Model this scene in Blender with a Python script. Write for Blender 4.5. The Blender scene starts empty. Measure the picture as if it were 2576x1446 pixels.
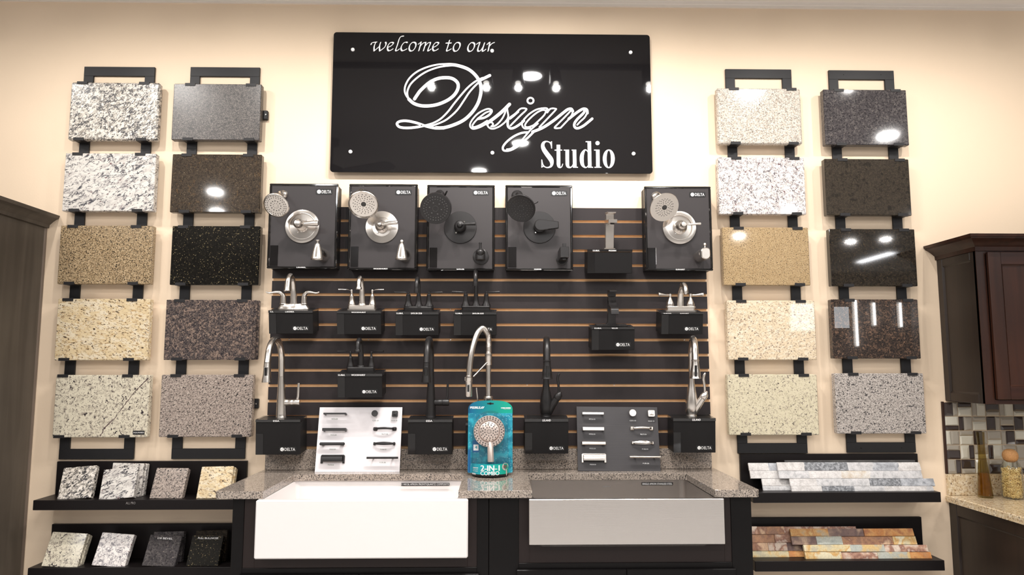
import bpy, bmesh, math, random
from mathutils import Vector, Matrix
from mathutils.geometry import tessellate_polygon
rnd = random.Random(7)
SC = bpy.context.scene
COL = SC.collection
PI = math.pi

# ------------------------------------------------------------------ camera
FPX, PITCH, YAW = 1817.0, 0.1077, 0.0194
CAM = Vector((0.0, -3.6856, 1.56))
cd = bpy.data.cameras.new('camera'); cd.sensor_width = 36.0; cd.lens = FPX / 2576 * 36.0
cd.clip_start = 0.05
co = bpy.data.objects.new('camera', cd); COL.objects.link(co)
co.location = CAM; co.rotation_euler = (PI / 2 + PITCH, 0, -YAW)
SC.camera = co

# ------------------------------------------------------------------ world, exposure
w = bpy.data.worlds.new('world'); SC.world = w; w.use_nodes = True
w.node_tree.nodes['Background'].inputs[0].default_value = (1, .97, .93, 1)
w.node_tree.nodes['Background'].inputs[1].default_value = 0.3
SC.view_settings.view_transform = 'Standard'; SC.view_settings.look = 'None'
SC.view_settings.gamma = 1; SC.view_settings.use_curve_mapping = False
SC.view_settings.exposure = 0.0
SC.cycles.use_denoising = True
SC.cycles.max_bounces = 8; SC.cycles.diffuse_bounces = 4; SC.cycles.glossy_bounces = 4
SC.cycles.transmission_bounces = 8; SC.cycles.transparent_max_bounces = 8
SC.cycles.sample_clamp_indirect = 4.0
SC.cycles.caustics_reflective = False; SC.cycles.caustics_refractive = False

# ------------------------------------------------------------------ lights
CEIL = 3.585
SPOT_W, CAN_W = 41.0, 24.0
# track heads: x, aim x, power factor
HEADS = [(-2.75, -2.35, .42), (-2.05, -1.75, .85), (-1.35, -1.15, .95), (-.44, -.5, 1.0), (-.08, -.1, .85), (.13, .12, .85), (.38, .42, .85),
         (1.0, .95, 1.0), (1.65, 1.55, .95), (2.3, 2.1, .8), (3.0, 2.6, .42)]
HEAD_Y, HEAD_Z = -1.03, 3.475
def spot(x, ax, k):
    ld = bpy.data.lights.new('track_spot', 'SPOT'); ld.energy = SPOT_W * k; ld.color = (1, .965, .925)
    ld.spot_size = math.radians(128); ld.spot_blend = 1.0; ld.shadow_soft_size = .020
    o = bpy.data.objects.new('track_spot', ld); COL.objects.link(o)
    o.location = (x, HEAD_Y + .062, HEAD_Z - .098)
    d = Vector((ax, 0, 1.88)) - o.location
    o.rotation_euler = d.to_track_quat('-Z', 'Y').to_euler()
for h in HEADS: spot(*h)
CANS = [(.23, -1.25), (.2, -2.78), (-.2, -3.73), (3.43, -2.56), (-2.9, -2.6), (-3.3, -4.76), (-3.7, -5.85), (3.77, -7.52), (5.76, -7.99), (6.21, -7.75), (3.79, -5.61), (1.9, -4.9), (-1.6, -5.2), (.3, -6.2), (6.2, -3.6), (-5, -3.2)]  # most sit where mirrored highlights place them; the rest are added fill
for x, y in CANS:
    ld = bpy.data.lights.new('can_light', 'AREA'); ld.shape = 'DISK'; ld.size = .14; ld.energy = CAN_W; ld.color = (1, .97, .94)
    o = bpy.data.objects.new('can_light', ld); COL.objects.link(o); o.location = (x, y, CEIL - .012)
FILL_PANELS = [(-4.2, -4.3), (-1.9, -4.6), (0.9, -4.6), (5.6, -5.4), (-1.9, -8), (0.9, -8), (3.3, -9.5), (6.9, -9.4)]  # strips added for ambient fill; the last stands for a mirrored bright rectangle
for x, y in FILL_PANELS:
    ld = bpy.data.lights.new('fill_light', 'AREA'); ld.shape = 'RECTANGLE'; ld.size = .16; ld.size_y = 1.2; ld.energy = 34; ld.color = (.97, .98, 1)
    o = bpy.data.objects.new('fill_light', ld); COL.objects.link(o); o.location = (x, y, CEIL - .065)

# ------------------------------------------------------------------ geometry helpers
def _ray(px, py):
    cy, sy, cp, sp = math.cos(YAW), math.sin(YAW), math.cos(PITCH), math.sin(PITCH)
    f = Vector((sy * cp, cy * cp, sp)); r = Vector((cy, -sy, 0)); u = r.cross(f)
    return f + r * ((px - 1288) / FPX) - u * ((py - 723) / FPX)
def at(px, py, Y):
    """measured point of the photograph -> the spot on the vertical plane y=Y"""
    d = _ray(px, py); return CAM + d * ((Y - CAM.y) / d.y)
def atz(px, py, Z):
    d = _ray(px, py); return CAM + d * ((Z - CAM.z) / d.z)
def atx(px, py, X):
    d = _ray(px, py); return CAM + d * ((X - CAM.x) / d.x)

class Fr:
    """local frame: x right, y out of the wall towards the room, z up"""
    def __init__(s, o, ex=(1, 0, 0), ey=(0, -1, 0), ez=(0, 0, 1)):
        s.o, s.x, s.y, s.z = Vector(o), Vector(ex), Vector(ey), Vector(ez)
    def __call__(s, a, b=None, c=None):
        if b is None: a, b, c = a
        return s.o + s.x * a + s.y * b + s.z * c
    def sub(s, a, b, c): return Fr(s(a, b, c), s.x, s.y, s.z)
def tilt(o, deg):
    t = math.radians(deg); c, s = math.cos(t), math.sin(t)
    return Fr(o, (1, 0, 0), (0, -c, -s), (0, -s, c))
W0 = Fr((0, 0, 0), (1, 0, 0), (0, 1, 0), (0, 0, 1))

def spl(pts, n=8, closed=False):
    """Catmull-Rom through points of any dimension"""
    P = [tuple(p) for p in pts]; out = []; m = len(P)
    for i in range(m if closed else m - 1):
        g = lambda k: P[k % m] if closed else P[max(0, min(m - 1, k))]
        a, b, c, d = g(i - 1), g(i), g(i + 1), g(i + 2)
        for j in range(n):
            t = j / n; t2, t3 = t * t, t * t * t
            out.append(tuple(.5 * (2 * q + (r - p) * t + (2 * p - 5 * q + 4 * r - s) * t2 + (3 * q - p - 3 * r + s) * t3)
                             for p, q, r, s in zip(a, b, c, d)))
    if not closed: out.append(P[-1])
    return out

class MB:
    def __init__(s): s.v, s.f, s.m, s.cur = [], [], [], 0
    def mat(s, i): s.cur = i; return s
    def poly(s, pts):
        n = len(s.v); s.v += [Vector(p) for p in pts]; s.f.append(tuple(range(n, n + len(pts)))); s.m.append(s.cur); return s
    def add(s, verts, faces):
        n = len(s.v); s.v += [Vector(p) for p in verts]
        for f in faces: s.f.append(tuple(n + i for i in f)); s.m.append(s.cur)
        return s
    def box(s, lo, hi, fr=W0, c=0.0):
        (x0, y0, z0), (x1, y1, z1) = lo, hi
        if c <= 0:
            V = [fr(x, y, z) for x in (x0, x1) for y in (y0, y1) for z in (z0, z1)]
            return s.add(V, [(0, 1, 3, 2), (4, 6, 7, 5), (0, 4, 5, 1), (2, 3, 7, 6), (0, 2, 6, 4), (1, 5, 7, 3)])
        c = min(c, abs(x1 - x0) * .45, abs(y1 - y0) * .45, abs(z1 - z0) * .45)
        X, Y, Z = (x0, x1), (y0, y1), (z0, z1); V = []; idx = {}
        sg = (1, -1)
        for i in (0, 1):
            for j in (0, 1):
                for k in (0, 1):
                    ex, ey, ez = X[i], Y[j], Z[k]; dx, dy, dz = sg[i] * c, sg[j] * c, sg[k] * c
                    for a, p in (('x', (ex, ey + dy, ez + dz)), ('y', (ex + dx, ey, ez + dz)), ('z', (ex + dx, ey + dy, ez))):
                        idx[(i, j, k, a)] = len(V); V.append(fr(*p))
        F = []
        for i in (0, 1): F.append([idx[(i, j, k, 'x')] for j, k in ((0, 0), (0, 1), (1, 1), (1, 0))])
        for j in (0, 1): F.append([idx[(i, j, k, 'y')] for i, k in ((0, 0), (0, 1), (1, 1), (1, 0))])
        for k in (0, 1): F.append([idx[(i, j, k, 'z')] for i, j in ((0, 0), (0, 1), (1, 1), (1, 0))])
        for j in (0, 1):
            for k in (0, 1): F.append([idx[(0, j, k, 'y')], idx[(1, j, k, 'y')], idx[(1, j, k, 'z')], idx[(0, j, k, 'z')]])
        for i in (0, 1):
            for k in (0, 1): F.append([idx[(i, 0, k, 'x')], idx[(i, 1, k, 'x')], idx[(i, 1, k, 'z')], idx[(i, 0, k, 'z')]])
        for i in (0, 1):
            for j in (0, 1): F.append([idx[(i, j, 0, 'x')], idx[(i, j, 1, 'x')], idx[(i, j, 1, 'y')], idx[(i, j, 0, 'y')]])
        for i in (0, 1):
            for j in (0, 1):
                for k in (0, 1): F.append([idx[(i, j, k, a)] for a in 'xyz'])
        return s.add(V, F)
    def tube(s, pts, rad, fr=W0, seg=16, cap=True, flat=None):
        """swept round section; flat=(k, dir): squash the section to k along local direction dir"""
        P = [fr(*p) for p in pts]; n = len(P)
        R = rad if isinstance(rad, (list, tuple)) else [rad] * n
        if len(R) != n: R = [R[min(len(R) - 1, int(i * (len(R) - 1) / (n - 1)))] + (R[min(len(R) - 1, int(i * (len(R) - 1) / (n - 1)) + 1)] - R[min(len(R) - 1, int(i * (len(R) - 1) / (n - 1)))]) * ((i * (len(R) - 1) / (n - 1)) % 1) for i in range(n)]
        T = [(P[min(i + 1, n - 1)] - P[max(i - 1, 0)]).normalized() for i in range(n)]
        a = T[0].orthogonal().normalized(); rings = []; base = len(s.v)
        for i in range(n):
            a = (a - T[i] * a.dot(T[i])).normalized(); b = T[i].cross(a)
            for k in range(seg):
                t = 2 * PI * k / seg; off = a * (math.cos(t) * R[i]) + b * (math.sin(t) * R[i])
                if flat:
                    d = Vector(flat[1]); off = off - d * (off.dot(d) * (1 - flat[0]))
                s.v.append(P[i] + off)
        for i in range(n - 1):
            for k in range(seg):
                k2 = (k + 1) % seg
                s.f.append((base + i * seg + k, base + i * seg + k2, base + (i + 1) * seg + k2, base + (i + 1) * seg + k)); s.m.append(s.cur)
        if cap:
            s.f.append(tuple(base + k for k in range(seg))); s.m.append(s.cur)
            s.f.append(tuple(base + (n - 1) * seg + k for k in range(seg))); s.m.append(s.cur)
        return s
    def lathe(s, prof, fr=W0, axis='z', seg=32):
        """prof: (radius, height) along the axis of frame"""
        base = len(s.v); n = len(prof)
        for r, h in prof:
            for k in range(seg):
                t = 2 * PI * k / seg; c, d = math.cos(t) * r, math.sin(t) * r
                s.v.append(fr(c, d, h) if axis == 'z' else fr(c, h, d) if axis == 'y' else fr(h, c, d))
        for i in range(n - 1):
            for k in range(seg):
                k2 = (k + 1) % seg
                s.f.append((base + i * seg + k, base + i * seg + k2, base + (i + 1) * seg + k2, base + (i + 1) * seg + k)); s.m.append(s.cur)
        for i in (0, n - 1):
            if prof[i][0] > 1e-6: s.f.append(tuple(base + i * seg + k for k in range(seg))); s.m.append(s.cur)
        return s
    def prism(s, outline, d0, d1, fr=W0, c=0.0, plane='xz'):
        """outline in local x,z (or x,y) extruded along the third axis from d0 to d1; c insets the front edge"""
        g = (lambda p, d: fr(p[0], d, p[1])) if plane == 'xz' else (lambda p, d: fr(p[0], p[1], d)) if plane == 'xy' else (lambda p, d: fr(d, p[0], p[1]))
        n = len(outline); base = len(s.v)
        rings = [(outline, d0)]
        if c > 0:
            rings += [(outline, d1 - c * (1 if d1 > d0 else -1)), (inset(outline, c), d1)]
        else: rings += [(outline, d1)]
        for o, d in rings: s.v += [g(p, d) for p in o]
        for r in range(len(rings) - 1):
            for k in range(n):
                k2 = (k + 1) % n
                s.f.append((base + r * n + k, base + r * n + k2, base + (r + 1) * n + k2, base + (r + 1) * n + k)); s.m.append(s.cur)
        for r in (0, len(rings) - 1):
            for t in tessellate_polygon([[Vector((p[0], p[1], 0)) for p in rings[r][0]]]):
                s.f.append(tuple(base + r * n + k for k in t)); s.m.append(s.cur)
        return s
    def build(s, name, mats, parent=None, sharp=35, recalc=True):
        off = Vector((0, 0, 0)); q = parent
        while q is not None: off += q.location; q = q.parent
        me = bpy.data.meshes.new(name)
        me.from_pydata([v - off for v in s.v], [], s.f)
        for m in (mats if isinstance(mats, (list, tuple)) else [mats]): me.materials.append(m)
        for p, i in zip(me.polygons, s.m): p.material_index = i; p.use_smooth = True
        if recalc:
            bm = bmesh.new(); bm.from_mesh(me)
            bmesh.ops.remove_doubles(bm, verts=bm.verts, dist=1e-7)
            bmesh.ops.recalc_face_normals(bm, faces=bm.faces); bm.to_mesh(me); bm.free()
        me.set_sharp_from_angle(angle=math.radians(sharp))
        o = bpy.data.objects.new(name, me); COL.objects.link(o)
        if parent is not None: o.parent = parent
        return o
def inset(o, c):
    n = len(o); out = []
    ar = sum(o[i][0] * o[(i + 1) % n][1] - o[(i + 1) % n][0] * o[i][1] for i in range(n)); sg = 1 if ar > 0 else -1
    for i in range(n):
        p, q, r = Vector(o[i - 1][:2]), Vector(o[i][:2]), Vector(o[(i + 1) % n][:2])
        d1, d2 = (q - p), (r - q)
        if d1.length < 1e-9 or d2.length < 1e-9: out.append((q.x, q.y)); continue
        d1.normalize(); d2.normalize()
        n1, n2 = Vector((-d1.y, d1.x)) * sg, Vector((-d2.y, d2.x)) * sg
        b = n1 + n2
        if b.length < 1e-6: b = n1
        k = c / max(.3, (b.normalized()).dot(n1)); b = b.normalized() * k
        out.append((q.x + b.x, q.y + b.y))
    return out
def rrect(x0, z0, x1, z1, r, n=5):
    out = []
    for cx, cz, a in ((x1 - r, z1 - r, 0), (x0 + r, z1 - r, 90), (x0 + r, z0 + r, 180), (x1 - r, z0 + r, 270)):
        for k in range(n + 1):
            t = math.radians(a + 90 * k / n); out.append((cx + r * math.cos(t), cz + r * math.sin(t)))
    return out

def tag(o, label=None, cat=None, group=None, kind=None):
    if label: o['label'] = label
    if cat: o['category'] = cat
    if group: o['group'] = group
    if kind: o['kind'] = kind
    return o
def thing(name, label, cat, loc, group=None):
    o = bpy.data.objects.new(name, None); COL.objects.link(o); o.location = loc
    o.empty_display_size = .05
    return tag(o, label, cat, group)

# text: meshes of the built-in font, fitted into a measured box
_tc = {}
def text_geo(t):
    if t not in _tc:
        c = bpy.data.curves.new('t', 'FONT'); c.body = t; c.resolution_u = 3
        o = bpy.data.objects.new('t', c); COL.objects.link(o)
        dg = bpy.context.evaluated_depsgraph_get()
        me = bpy.data.meshes.new_from_object(o.evaluated_get(dg))
        V = [(v.co.x, v.co.y) for v in me.vertices]; Fc = [tuple(p.vertices) for p in me.polygons]
        bpy.data.objects.remove(o); bpy.data.curves.remove(c); bpy.data.meshes.remove(me)
        x0, x1 = min(p[0] for p in V), max(p[0] for p in V); y0, y1 = min(p[1] for p in V), max(p[1] for p in V)
        _tc[t] = ([((x - x0) / (x1 - x0), (y - y0) / (y1 - y0)) for x, y in V], Fc)
    return _tc[t]
def put_text(mb, t, fr, x0, z0, x1, z1, d, slant=0.0, bold=0.0):
    V, Fc = text_geo(t)
    for bx in ((0, bold, -bold) if bold else (0,)):
        mb.add([fr(x0 + (x1 - x0) * a + slant * (z1 - z0) * b + bx, d + (0 if not bx else 4e-5 if bx > 0 else 8e-5), z0 + (z1 - z0) * b) for a, b in V], Fc)
    return mb
def ribbon(mb, pts, wid, g, lift=0.0):
    """flat stroke: pts 2-D, wid a number or one per point, g maps 2-D to the world"""
    n = len(pts); Wd = wid if isinstance(wid, (list, tuple)) else [wid] * n; L, R = [], []
    for i in range(n):
        p, q = Vector(pts[max(i - 1, 0)][:2]), Vector(pts[min(i + 1, n - 1)][:2]); d = (q - p).normalized(); m = Vector((-d.y, d.x)) * Wd[i] / 2
        c = Vector(pts[i][:2]); L.append(c + m); R.append(c - m)
    for i in range(n - 1): mb.poly([g(*L[i]), g(*L[i + 1]), g(*R[i + 1]), g(*R[i])])
    for e in (0, n - 1):
        c = pts[e]; mb.poly([g(c[0] + math.cos(2 * PI * k / 12) * Wd[e] / 2, c[1] + math.sin(2 * PI * k / 12) * Wd[e] / 2) for k in range(12)])
    return mb

# ------------------------------------------------------------------ materials
def new_mat(name):
    m = bpy.data.materials.new(name); m.use_nodes = True
    nt = m.node_tree; return m, nt, nt.nodes['Principled BSDF']
def N(nt, t, **kw):
    n = nt.nodes.new(t)
    for k, v in kw.items():
        if k.startswith('i_'): n.inputs[k[2:].replace('_', ' ')].default_value = v
        else: setattr(n, k, v)
    return n
def rgb(r, g, b):
    f = lambda c: (c / 255) / 12.92 if c / 255 <= .04045 else ((c / 255 + .055) / 1.055) ** 2.4
    return (f(r), f(g), f(b), 1)
def plain(name, col, rough=.5, metal=0.0, coat=0.0, spec=None, bump=None, aniso=0.0, var=None):
    m, nt, b = new_mat(name)
    b.inputs['Base Color'].default_value = col; b.inputs['Roughness'].default_value = rough; b.inputs['Metallic'].default_value = metal
    if coat: b.inputs['Coat Weight'].default_value = coat; b.inputs['Coat Roughness'].default_value = .03
    if spec is not None: b.inputs['Specular IOR Level'].default_value = spec
    if aniso: b.inputs['Anisotropic'].default_value = aniso
    tc = N(nt, 'ShaderNodeTexCoord'); mp = N(nt, 'ShaderNodeMapping'); nt.links.new(tc.outputs['Object'], mp.inputs[0])
    sc = bump[0] if bump else (40, 40, 40)
    mp.inputs['Scale'].default_value = sc if isinstance(sc, tuple) else (sc, sc, sc)
    nz = N(nt, 'ShaderNodeTexNoise', i_Scale=1.0, i_Detail=4.0); nt.links.new(mp.outputs[0], nz.inputs['Vector'])
    if bump:
        bp = N(nt, 'ShaderNodeBump', i_Strength=bump[1], i_Distance=.002)
        nt.links.new(nz.outputs[0], bp.inputs['Height']); nt.links.new(bp.outputs[0], b.inputs['Normal'])
    if var:
        r = N(nt, 'ShaderNodeValToRGB'); r.color_ramp.elements[0].position = .3; r.color_ramp.elements[1].position = .7
        r.color_ramp.elements[0].color = col; r.color_ramp.elements[1].color = var
        nt.links.new(nz.outputs[0], r.inputs[0]); nt.links.new(r.outputs[0], b.inputs['Base Color'])
    return m
def granite(name, base, layers, rough=.05, seed=0.0, rot=0.0, stretch=(1, 1, 1)):
    """layers: (kind, colour, scale, threshold, softness, detail, distortion); kind n noise, c crystal cells"""
    m, nt, b = new_mat(name); Lk = nt.links.new
    b.inputs['Roughness'].default_value = rough
    tc = N(nt, 'ShaderNodeTexCoord'); mp = N(nt, 'ShaderNodeMapping')
    mp.inputs['Location'].default_value = (seed * 3.1, seed * 1.7, seed * 2.3); mp.inputs['Rotation'].default_value = (0, rot, 0)
    mp.inputs['Scale'].default_value = stretch
    mp0 = N(nt, 'ShaderNodeMapping'); mp0.inputs['Rotation'].default_value = (0, rot, 0)
    Lk(tc.outputs['Object'], mp0.inputs[0]); mp.inputs['Rotation'].default_value = (0, 0, 0); Lk(mp0.outputs[0], mp.inputs[0])
    wn = N(nt, 'ShaderNodeTexNoise', i_Scale=90.0, i_Detail=2.0); Lk(mp.outputs[0], wn.inputs['Vector'])
    wa = N(nt, 'ShaderNodeVectorMath', operation='MULTIPLY_ADD'); wa.inputs[1].default_value = (.012, .012, .012)
    Lk(wn.outputs['Color'], wa.inputs[0]); Lk(mp.outputs[0], wa.inputs[2])
    cur = None
    for k, (kind, col, sc, th, so, det, dist) in enumerate(layers):
        if kind in 'nr':
            t = N(nt, 'ShaderNodeTexNoise', i_Scale=sc, i_Detail=det, i_Roughness=.6, i_Distortion=dist); out = t.outputs[0]
            of = N(nt, 'ShaderNodeVectorMath', operation='ADD'); of.inputs[1].default_value = (k * 7.3, k * 3.1, k * 5.7); Lk(mp.outputs[0], of.inputs[0]); Lk(of.outputs[0], t.inputs['Vector'])
        else:
            t = N(nt, 'ShaderNodeTexVoronoi', i_Scale=sc)
            of = N(nt, 'ShaderNodeVectorMath', operation='ADD'); of.inputs[1].default_value = (k * 7.3, k * 3.1, k * 5.7); Lk(wa.outputs[0], of.inputs[0]); Lk(of.outputs[0], t.inputs['Vector'])
            sp = N(nt, 'ShaderNodeSeparateColor'); Lk(t.outputs['Color'], sp.inputs[0]); out = sp.outputs[k % 3]
        if kind == 'r':        # thin veins along a level line of the noise, broken up by a second noise
            sb = N(nt, 'ShaderNodeMath', operation='SUBTRACT'); Lk(out, sb.inputs[0]); sb.inputs[1].default_value = .5
            ab = N(nt, 'ShaderNodeMath', operation='ABSOLUTE'); Lk(sb.outputs[0], ab.inputs[0])
            v1 = N(nt, 'ShaderNodeMapRange'); v1.inputs['From Min'].default_value = th; v1.inputs['From Max'].default_value = th * .45; Lk(ab.outputs[0], v1.inputs['Value'])
            t2 = N(nt, 'ShaderNodeTexNoise', i_Scale=sc * 1.7, i_Detail=3.0); Lk(of.outputs[0], t2.inputs['Vector'])
            v2 = N(nt, 'ShaderNodeMapRange'); v2.inputs['From Min'].default_value = so - .03; v2.inputs['From Max'].default_value = so + .03; Lk(t2.outputs[0], v2.inputs['Value'])
            mu = N(nt, 'ShaderNodeMath', operation='MULTIPLY'); Lk(v1.outputs[0], mu.inputs[0]); Lk(v2.outputs[0], mu.inputs[1]); out = mu.outputs[0]; th, so = .5, .5
        mr = N(nt, 'ShaderNodeMapRange'); mr.inputs['From Min'].default_value = th - so; mr.inputs['From Max'].default_value = th + so; Lk(out, mr.inputs['Value'])
        mx = N(nt, 'ShaderNodeMix', data_type='RGBA'); Lk(mr.outputs[0], mx.inputs[0])
        if cur is None: mx.inputs[6].default_value = base
        else: Lk(cur, mx.inputs[6])
        mx.inputs[7].default_value = col; cur = mx.outputs[2]
    Lk(cur, b.inputs['Base Color'])
    return m
def wood(name, c1, c2, axis='z', rough=.38, scale=9.0, spec=.4):
    m, nt, b = new_mat(name); Lk = nt.links.new; b.inputs['Roughness'].default_value = rough; b.inputs['Specular IOR Level'].default_value = spec
    tc = N(nt, 'ShaderNodeTexCoord'); mp = N(nt, 'ShaderNodeMapping'); Lk(tc.outputs['Object'], mp.inputs[0])
    s = [scale * 6] * 3; s['xyz'.index(axis)] = scale * .35; mp.inputs['Scale'].default_value = s
    nz = N(nt, 'ShaderNodeTexNoise', i_Scale=.5, i_Detail=6.0, i_Distortion=.6); Lk(mp.outputs[0], nz.inputs['Vector'])
    n2 = N(nt, 'ShaderNodeTexNoise', i_Scale=2.2, i_Detail=3.0); Lk(tc.outputs['Object'], n2.inputs['Vector'])
    ad = N(nt, 'ShaderNodeMath', operation='ADD'); Lk(nz.outputs[0], ad.inputs[0]); Lk(n2.outputs[0], ad.inputs[1])
    r = N(nt, 'ShaderNodeMapRange'); r.inputs['From Min'].default_value = .75; r.inputs['From Max'].default_value = 1.25; Lk(ad.outputs[0], r.inputs['Value'])
    mx = N(nt, 'ShaderNodeMix', data_type='RGBA'); mx.inputs[6].default_value = c1; mx.inputs[7].default_value = c2; Lk(r.outputs[0], mx.inputs[0]); Lk(mx.outputs[2], b.inputs['Base Color'])
    return m
def thin_glass(name, col, rough=.02, ior=1.5):
    m = bpy.data.materials.new(name); m.use_nodes = True; nt = m.node_tree; Lk = nt.links.new
    tr = N(nt, 'ShaderNodeBsdfTransparent'); gl = N(nt, 'ShaderNodeBsdfGlossy'); gl.inputs['Roughness'].default_value = rough
    lw = N(nt, 'ShaderNodeLayerWeight'); lw.inputs[0].default_value = .5; pw = N(nt, 'ShaderNodeMath', operation='POWER'); pw.inputs[1].default_value = 3.0; nt.links.new(lw.outputs['Facing'], pw.inputs[0])
    fr = N(nt, 'ShaderNodeMath', operation='MULTIPLY_ADD'); fr.inputs[1].default_value = .75; fr.inputs[2].default_value = .035; nt.links.new(pw.outputs[0], fr.inputs[0]); mx = N(nt, 'ShaderNodeMixShader'); tr.inputs[0].default_value = col
    Lk(fr.outputs[0], mx.inputs[0]); Lk(tr.outputs[0], mx.inputs[1]); Lk(gl.outputs[0], mx.inputs[2]); Lk(mx.outputs[0], nt.nodes['Material Output'].inputs[0])
    return m
def glass(name, col, rough=.02, ior=1.45):
    m, nt, b = new_mat(name)
    b.inputs['Base Color'].default_value = col; b.inputs['Roughness'].default_value = rough
    b.inputs['Transmission Weight'].default_value = 1.0; b.inputs['IOR'].default_value = ior
    return m
def emit(name, col, k):
    m, nt, b = new_mat(name); b.inputs['Emission Color'].default_value = col; b.inputs['Emission Strength'].default_value = k; return m

M = {}
M['wall'] = plain('wall_paint', (.82, .65, .478, 1), .62, bump=((110, 110, 110), .12))
M['ceiling'] = plain('ceiling_paint', (.42, .41, .39, 1), .8)
M['floor'] = plain('floor_tile', (.60, .58, .56, 1), .35, var=(.66, .64, .62, 1))
M['wall2'] = plain('wall_paint_grey', (.37, .355, .34, 1), .7)
M['crown'] = plain('crown_paint', (.82, .75, .68, 1), .45)
M['slat'] = plain('slat_laminate', (.028, .0222, .0225, 1), .42, spec=.22, bump=((220, 220, 220), .05))
M['mdf'] = plain('mdf', (.60, .39, .21, 1), .75, var=(.66, .44, .25, 1))
M['sign'] = plain('sign_acrylic', (.010, .009, .0095, 1), .03, spec=.42)
M['white'] = plain('white_vinyl', (.88, .86, .85, 1), .5)
M['hair'] = plain('grey_vinyl', (.25, .23, .22, 1), .5)
M['gloss'] = plain('black_gloss', (.008, .007, .007, 1), .07, coat=.5)
M['gloss_card'] = plain('black_gloss_card', (.010, .009, .009, 1), .10, spec=.35)
M['satin'] = plain('black_satin', (.013, .012, .012, 1), .45, spec=.14)
M['face'] = plain('charcoal_laminate', (.035, .030, .0305, 1), .45, spec=.35, bump=((260, 260, 260), .04))
M['nickel'] = plain('brushed_nickel', (.72, .67, .62, 1), .24, 1.0, bump=((500, 500, 30), .03))
def steel_sheet():
    m, nt, b = new_mat('brushed_sheet'); Lk = nt.links.new
    b.inputs['Base Color'].default_value = (.62, .58, .55, 1); b.inputs['Metallic'].default_value = 1; b.inputs['Roughness'].default_value = .27
    tc = N(nt, 'ShaderNodeTexCoord'); prev = None
    for sc, st, ds in (((4, 900, 900), .06, .002), ((5.5, 2, .25), .9, .010)):
        mp = N(nt, 'ShaderNodeMapping'); Lk(tc.outputs['Object'], mp.inputs[0]); mp.inputs['Scale'].default_value = sc
        nz = N(nt, 'ShaderNodeTexNoise', i_Scale=1.0, i_Detail=2.0); Lk(mp.outputs[0], nz.inputs['Vector'])
        bp = N(nt, 'ShaderNodeBump', i_Strength=st, i_Distance=ds); Lk(nz.outputs[0], bp.inputs['Height'])
        if prev: Lk(prev, bp.inputs['Normal'])
        prev = bp.outputs[0]
    Lk(prev, b.inputs['Normal']); return m
M['steel'] = steel_sheet()
M['chrome'] = plain('chrome', (.75, .73, .71, 1), .12, 1.0)
M['blackmetal'] = plain('black_metal', (.020, .018, .018, 1), .34, .35)
M['rubber'] = plain('grey_rubber', (.05, .047, .045, 1), .6)
M['bracket'] = plain('bracket_paint', (.018, .017, .018, 1), .45, spec=.25, bump=((300, 300, 300), .08))
M['shelf'] = plain('espresso_paint', (.009, .007, .007, 1), .38, spec=.16)
M['cab'] = plain('cabinet_black', (.006, .005, .005, 1), .36, spec=.16)
M['filler'] = plain('filler_brown', (.016, .009, .008, 1), .42, spec=.3)
M['composite'] = plain('white_composite', (.79, .745, .725, 1), .32)
M['boardwhite'] = plain('white_board', (.80, .755, .765, 1), .35)
M['boardblack'] = plain('black_board', (.040, .036, .038, 1), .5, bump=((6, 200, 260), .1))
M['tape'] = plain('label_tape', (.006, .006, .006, 1), .4)
M['paper'] = plain('paper', (.85, .83, .82, 1), .6)
M['ink'] = plain('ink', (.12, .11, .11, 1), .6)
M['cherry'] = wood('cherry_wood', (.018, .0065, .004, 1), (.044, .015, .008, 1), 'z', .34, spec=.3)
M['cherryx'] = wood('cherry_wood_across', (.020, .0065, .0045, 1), (.042, .014, .008, 1), 'x', .34, spec=.3)
M['darkwood'] = wood('dark_side_wood', (.013, .008, .006, 1), (.022, .013, .009, 1), 'z', .36)
M['greywood'] = wood('grey_stained_wood', (.050, .040, .031, 1), (.092, .074, .058, 1), 'z', .42, 6.0)
M['greyedge'] = wood('grey_stained_edge', (.11, .08, .06, 1), (.17, .13, .10, 1), 'z', .45)
M['lampwhite'] = emit('lamp_glow', (1, .95, .88, 1), 12)
M['fillglow'] = emit('fill_glow', (.97, .98, 1, 1), 5)

# ------------------------------------------------------------------ room
def struct(name, mb, m): return tag(mb.build(name, m), kind='structure')
RX0, RX1, RY0 = -6.0, 9.0, -12.0
KX1, TX0 = 3.3, -3.3
struct('wall_back', MB().box((RX0 - .1, 0, 0), (RX1 + .1, .1, CEIL)), M['wall'])
struct('wall_left', MB().box((RX0 - .1, RY0, 0), (RX0, 0, CEIL)), M['wall2'])
struct('wall_right', MB().box((RX1, RY0, 0), (RX1 + .1, 0, CEIL)), M['wall2'])
struct('wall_front', MB().box((RX0 - .1, RY0 - .1, 0), (RX1 + .1, RY0, CEIL)), M['wall2'])
struct('floor', MB().box((RX0 - .1, RY0 - .1, -.1), (RX1 + .1, .1, 0)), M['floor'])
struct('ceiling', MB().box((RX0 - .1, RY0 - .1, CEIL), (RX1 + .1, .1, CEIL + .1)), M['ceiling'])
zc = at(1288, 13.5, -.012).z
prof = [(0, zc), (-.012, zc), (-.012, zc + .012), (-.018, zc + .016), (-.018, zc + .024)]
prof += [(-.02 - .07 * math.sin(t * PI / 2 / 6) ** 1.3, zc + .03 + .055 * (1 - math.cos(t * PI / 2 / 6)) + .01 * t / 6) for t in range(7)]
prof += [(-.095, zc + .102), (-.095, CEIL), (0, CEIL)]
struct('trim_1', MB().prism([(a, b) for a, b in prof], RX0, RX1, W0, plane='yz'), M['crown'])
bb = [(0, 0), (-.015, 0), (-.015, .11), (-.008, .13), (0, .13)]
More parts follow.
